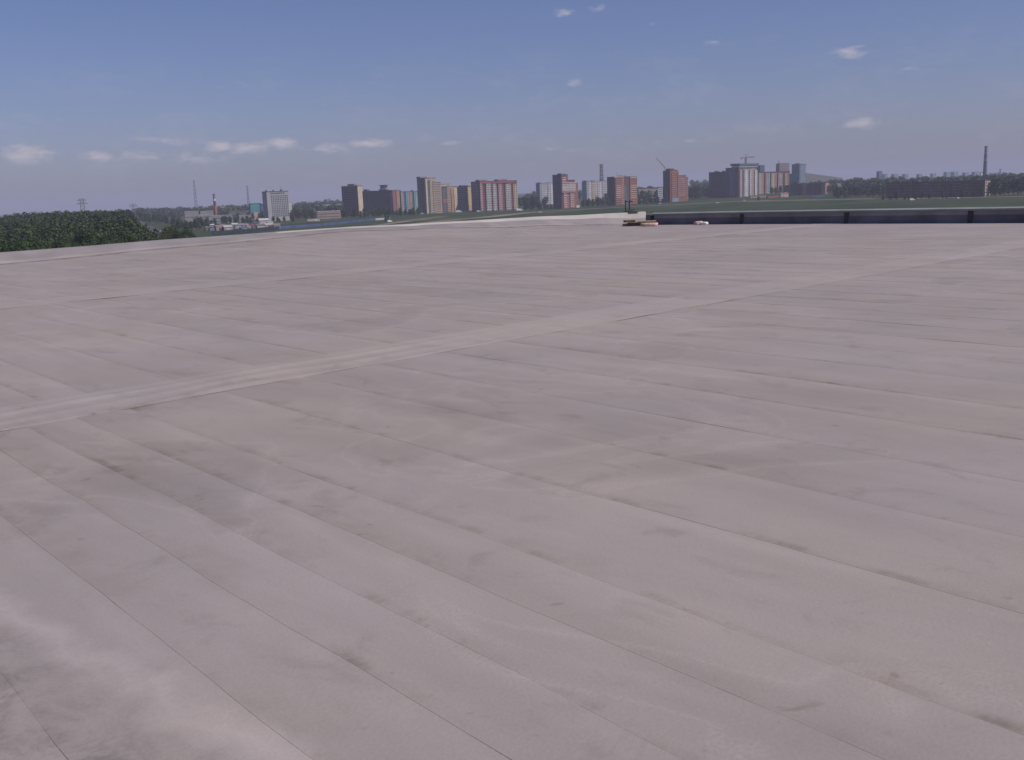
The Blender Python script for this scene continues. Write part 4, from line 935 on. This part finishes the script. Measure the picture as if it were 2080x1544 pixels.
def chimney(px, ytop, D, r0, r1, bands, label, name='chimney', seg=20):
    p = gpos(px, D); top = pos(px, ytop, D).z-p.z; root = tag(empty(name, p), label, 'chimney')
    for f0, f1, m in bands:
        bm = bmesh.new(); ra, rb = r0+(r1-r0)*f0, r0+(r1-r0)*f1
        A = [bm.verts.new((ra*cos(2*pi*i/seg), ra*sin(2*pi*i/seg), top*f0-0.5*(f0 == 0))) for i in range(seg)]; B = [bm.verts.new((rb*cos(2*pi*i/seg), rb*sin(2*pi*i/seg), top*f1)) for i in range(seg)]
        for i in range(seg): bm.faces.new((A[i], A[(i+1) % seg], B[(i+1) % seg], B[i]))
        if f1 == 1: bm.faces.new(B)
        mesh_obj('shaft', bm, m, root, smooth=True)
    bm = bmesh.new(); bmesh.ops.create_cone(bm, cap_ends=True, segments=seg, radius1=r1*1.25, radius2=r1*1.25, depth=top*0.03, matrix=Matrix.Translation((0, 0, top*0.985))); mesh_obj('rim', bm, bands[-1][2], root)
chimney(436.5, 394, 1350, 2.3, 1.5, ((0, 0.62, c_red), (0.62, 0.76, c_dred), (0.76, 0.84, c_white), (0.84, 1, c_dgrey)), 'red brick chimney with a white band and a black top, left of the teal hall')
ch = cm('chimney_blue', (0.11, 0.11, 0.19)); ch2 = cm('chimney_light', (0.24, 0.23, 0.32))
chimney(2000.5, 297, 1750, 3.9, 2.1, ((0, 0.62, ch), (0.62, 0.68, ch2), (0.68, 0.80, ch), (0.80, 0.85, ch2), (0.85, 1, ch)), 'tall dark blue chimney at the right end of the skyline')
chimney(2031.5, 343, 3000, 2.6, 1.9, ((0, 1, ch),), 'small far chimney right of the tall chimney')
def crane(px, ytop, D, z0, jl, jr, label, yaw, apex=6.0, luff=0.0, r=0.30):
    p = gpos(px, D); p.z = z0; top = pos(px, ytop, D).z-z0; root = tag(empty('tower_crane', p, yaw), label, 'crane')
    bm = bmesh.new(); w = 1.0
    for sx, sy in ((-w, -w), (w, -w), (w, w), (-w, w)): bar(bm, (sx, sy, 0), (sx, sy, top), r)
    z = 0.0
    while z < top-2: bar(bm, (-w, -w, z), (w, -w, z+2), r*.6); bar(bm, (w, w, z), (-w, w, z+2), r*.6); bar(bm, (-w, w, z), (-w, -w, z+2), r*.6); z += 2
    mesh_obj('mast', bm, steel, root)
    bm = bmesh.new(); E = Vector((jr, 0, top+luff)); S = Vector((0, 0, top))
    for y in (-.7, .7): bar(bm, S+Vector((0, y, 0)), E+Vector((0, y*.5, 0)), r*.8)
    bar(bm, S+Vector((0, 0, 1.5)), E+Vector((0, 0, .7)), r*.8); n = int(jr/2.5)
    for i in range(n): bar(bm, S.lerp(E, i/n)+Vector((0, -.5, 0)), S.lerp(E, (i+.5)/n)+Vector((0, 0, 1.2)), r*.5); bar(bm, S.lerp(E, (i+.5)/n)+Vector((0, 0, 1.2)), S.lerp(E, (i+1)/n)+Vector((0, .5, 0)), r*.5)
    mesh_obj('jib', bm, steel, root)
    if jl:
        bm = bmesh.new(); box(bm, -jl, 0, -.7, .7, top-.2, top+.5, True); mesh_obj('counter_jib', bm, steel, root)
        bm = bmesh.new(); box(bm, -jl, -jl+2.8, -1, 1, top-2.2, top-.21, True); mesh_obj('counterweight', bm, c_grey, root)
    bm = bmesh.new()
    bar(bm, (0, 0, top), (0, 0, top+apex), r); bar(bm, (0, 0, top+apex), E*0.8+Vector((0, 0, top*.2)), r*.35)
    if jl: bar(bm, (0, 0, top+apex), (-jl, 0, top+.5), r*.35)
    mesh_obj('apex', bm, steel, root)
b, x0, x1 = crane_base
crane(1514.5, 320.5, 1588, b.zb+b.H+6.4, 8, 14, 'tower crane standing on the white striped tower', radians(6), apex=5.5)
crane(1352, 343, 1560, ground_z(*gp(1352, 1560)), 0, 14, 'thin crane boom reaching up left behind the tallest brick tower', radians(180), apex=1.0, luff=17, r=0.22)

# ---------------- vehicles
tyre_m = mat('tyre', (0.02, 0.02, 0.02))
def vehicle(px, D, kind, col, label, rz, name, cat):
    p = gpos(px, D); root = tag(empty(name, (p.x, p.y, p.z+0.32), rz), label, cat)
    if kind == 'car':
        prof = [(-2.1, .35), (2.1, .35), (2.15, .75), (1.1, .92), (.45, 1.42), (-1.2, 1.45), (-1.75, .98), (-2.12, .9)]; w = .85; wx = 1.35; wr = .32
    elif kind == 'van':
        prof = [(-2.6, .4), (2.6, .4), (2.65, 1.0), (2.0, 1.25), (1.5, 2.15), (-2.55, 2.25), (-2.6, 1.0)]; w = .98; wx = 1.75; wr = .37
    else:
        prof = [(-4.2, 1.0), (1.6, 1.0), (1.6, .6), (3.9, .6), (3.95, 1.5), (3.6, 2.6), (1.9, 2.7), (1.7, 3.3), (-4.2, 3.3)]; w = 1.2; wx = 2.7; wr = .5
    bm = bmesh.new(); A = [bm.verts.new((x, -w, z)) for x, z in prof]; B = [bm.verts.new((x, w, z)) for x, z in prof]; n = len(prof)
    bm.faces.new(A); bm.faces.new(B[::-1])
    for i in range(n): bm.faces.new((A[i], B[i], B[(i+1) % n], A[(i+1) % n]))
    bmesh.ops.recalc_face_normals(bm, faces=bm.faces)
    mesh_obj('body', bm, col, root)
    bm = bmesh.new()
    xs = {'car': (-1.15, .5, .98, 1.36), 'van': (.4, 1.6, 1.3, 1.95), 'truck': (2.2, 3.5, 1.6, 2.3)}[kind]
    for s in (-1, 1): box(bm, xs[0], xs[1]-.15, s*w-.015 if s > 0 else s*w-.02, s*w+.02 if s > 0 else s*w+.015, xs[2], xs[3], True)
    mesh_obj('side_window', bm, glass, root)
    for sx in (-1, 1):
        for sy in (-1, 1):
            bm = bmesh.new(); bmesh.ops.create_cone(bm, cap_ends=True, segments=12, radius1=wr, radius2=wr, depth=.24, matrix=Matrix.Translation((sx*wx, sy*(w-.08), wr)) @ Matrix.Rotation(pi/2, 4, 'X')); mesh_obj('wheel', bm, tyre_m, root)
cw = mat('car_white', (.75, .75, .74), rough=.35, spec=.5, var=.02); cr = mat('car_red', (.4, .05, .05), rough=.35, spec=.5, var=.02); cb = mat('car_dark', (.03, .035, .05), rough=.3, spec=.5, var=.02); cs = mat('car_silver', (.42, .43, .45), rough=.35, spec=.5, var=.02)
for px, D, k, c_, lb, rz in (
    (400, 565, 'truck', cw, 'white truck on the road beside the end of the wood', 1.9), (404, 530, 'car', cb, 'dark car in front of the white truck', 1.9), (419, 520, 'car', cs, 'silver car at the roof edge right of the white truck', 1.75),
    (344, 720, 'van', cw, 'white van farther up the road by the wood', 1.9), (347.5, 655, 'car', cw, 'white car behind the red one on the road by the wood', 1.9), (346, 688, 'car', cr, 'red car on the road by the wood', 1.9), (322, 860, 'car', cs, 'silver car far up the road by the wood', 1.95), (454, 560, 'car', cs, 'silver car at the roof edge below the garages', 0.4),
    (1053.5, 1290, 'truck', cw, 'white truck at the right corner of the red and white block', 0.3), (1096, 1150, 'car', cw, 'white car parked alone on the meadow', 0.2), (788.5, 985, 'van', cw, 'white van at the end of the blue fence', 0.6),
    (628, 1140, 'truck', c_pink, 'pinkish box truck behind the blue fence', 0.5), (639, 1150, 'truck', cw, 'white box truck behind the blue fence', 0.1), (1512, 1330, 'car', cs, 'silver car before the white striped tower', 0.6), (1458, 1260, 'car', cw, 'white car on the meadow below the long dark block', 0.1),
    (1320, 1370, 'car', cr, 'red car before the trees between the brick towers', 0.4), (1341, 1370, 'van', cs, 'silver van at the foot of the tallest brick tower', 0.1), (1854, 1010, 'van', cw, 'white van on the meadow left of the middle of the long brown block', 0.2), (1948, 1000, 'car', cw, 'white car on the meadow near the sunlit end of the long brown block', 1.3),
    (856, 1330, 'van', cs, 'silver van at the foot of the cream tower', 0.2), (930, 1340, 'truck', cw, 'white truck in front of the mauve block', 0.15), (971, 1345, 'van', cw, 'white van in front of the red and white block', 0.1)):
    vehicle(px, D, k, c_, lb, rz, {'car': 'parked_car', 'van': 'delivery_van', 'truck': 'box_truck'}[k], k)

# ================================================================== HAZE
bm = bmesh.new(); box(bm, -19500, 19500, -19500, 19500, -24.5, 150, True)
haze = mesh_obj('haze', bm); hm = bpy.data.materials.new('haze_air'); hm.use_nodes = True; hn = hm.node_tree.nodes; hn.clear()
ho = hn.new('ShaderNodeOutputMaterial'); hv = hn.new('ShaderNodeVolumePrincipled'); hv.inputs['Color'].default_value = (0.80, 0.81, 0.98, 1); hv.inputs['Density'].default_value = 0.00016; hv.inputs['Anisotropy'].default_value = 0.0
hm.node_tree.links.new(hv.outputs[0], ho.inputs['Volume']); haze.data.materials.append(hm)
tag(haze, kind='stuff', label='thin pale blue air haze over the whole scene', cat='haze')
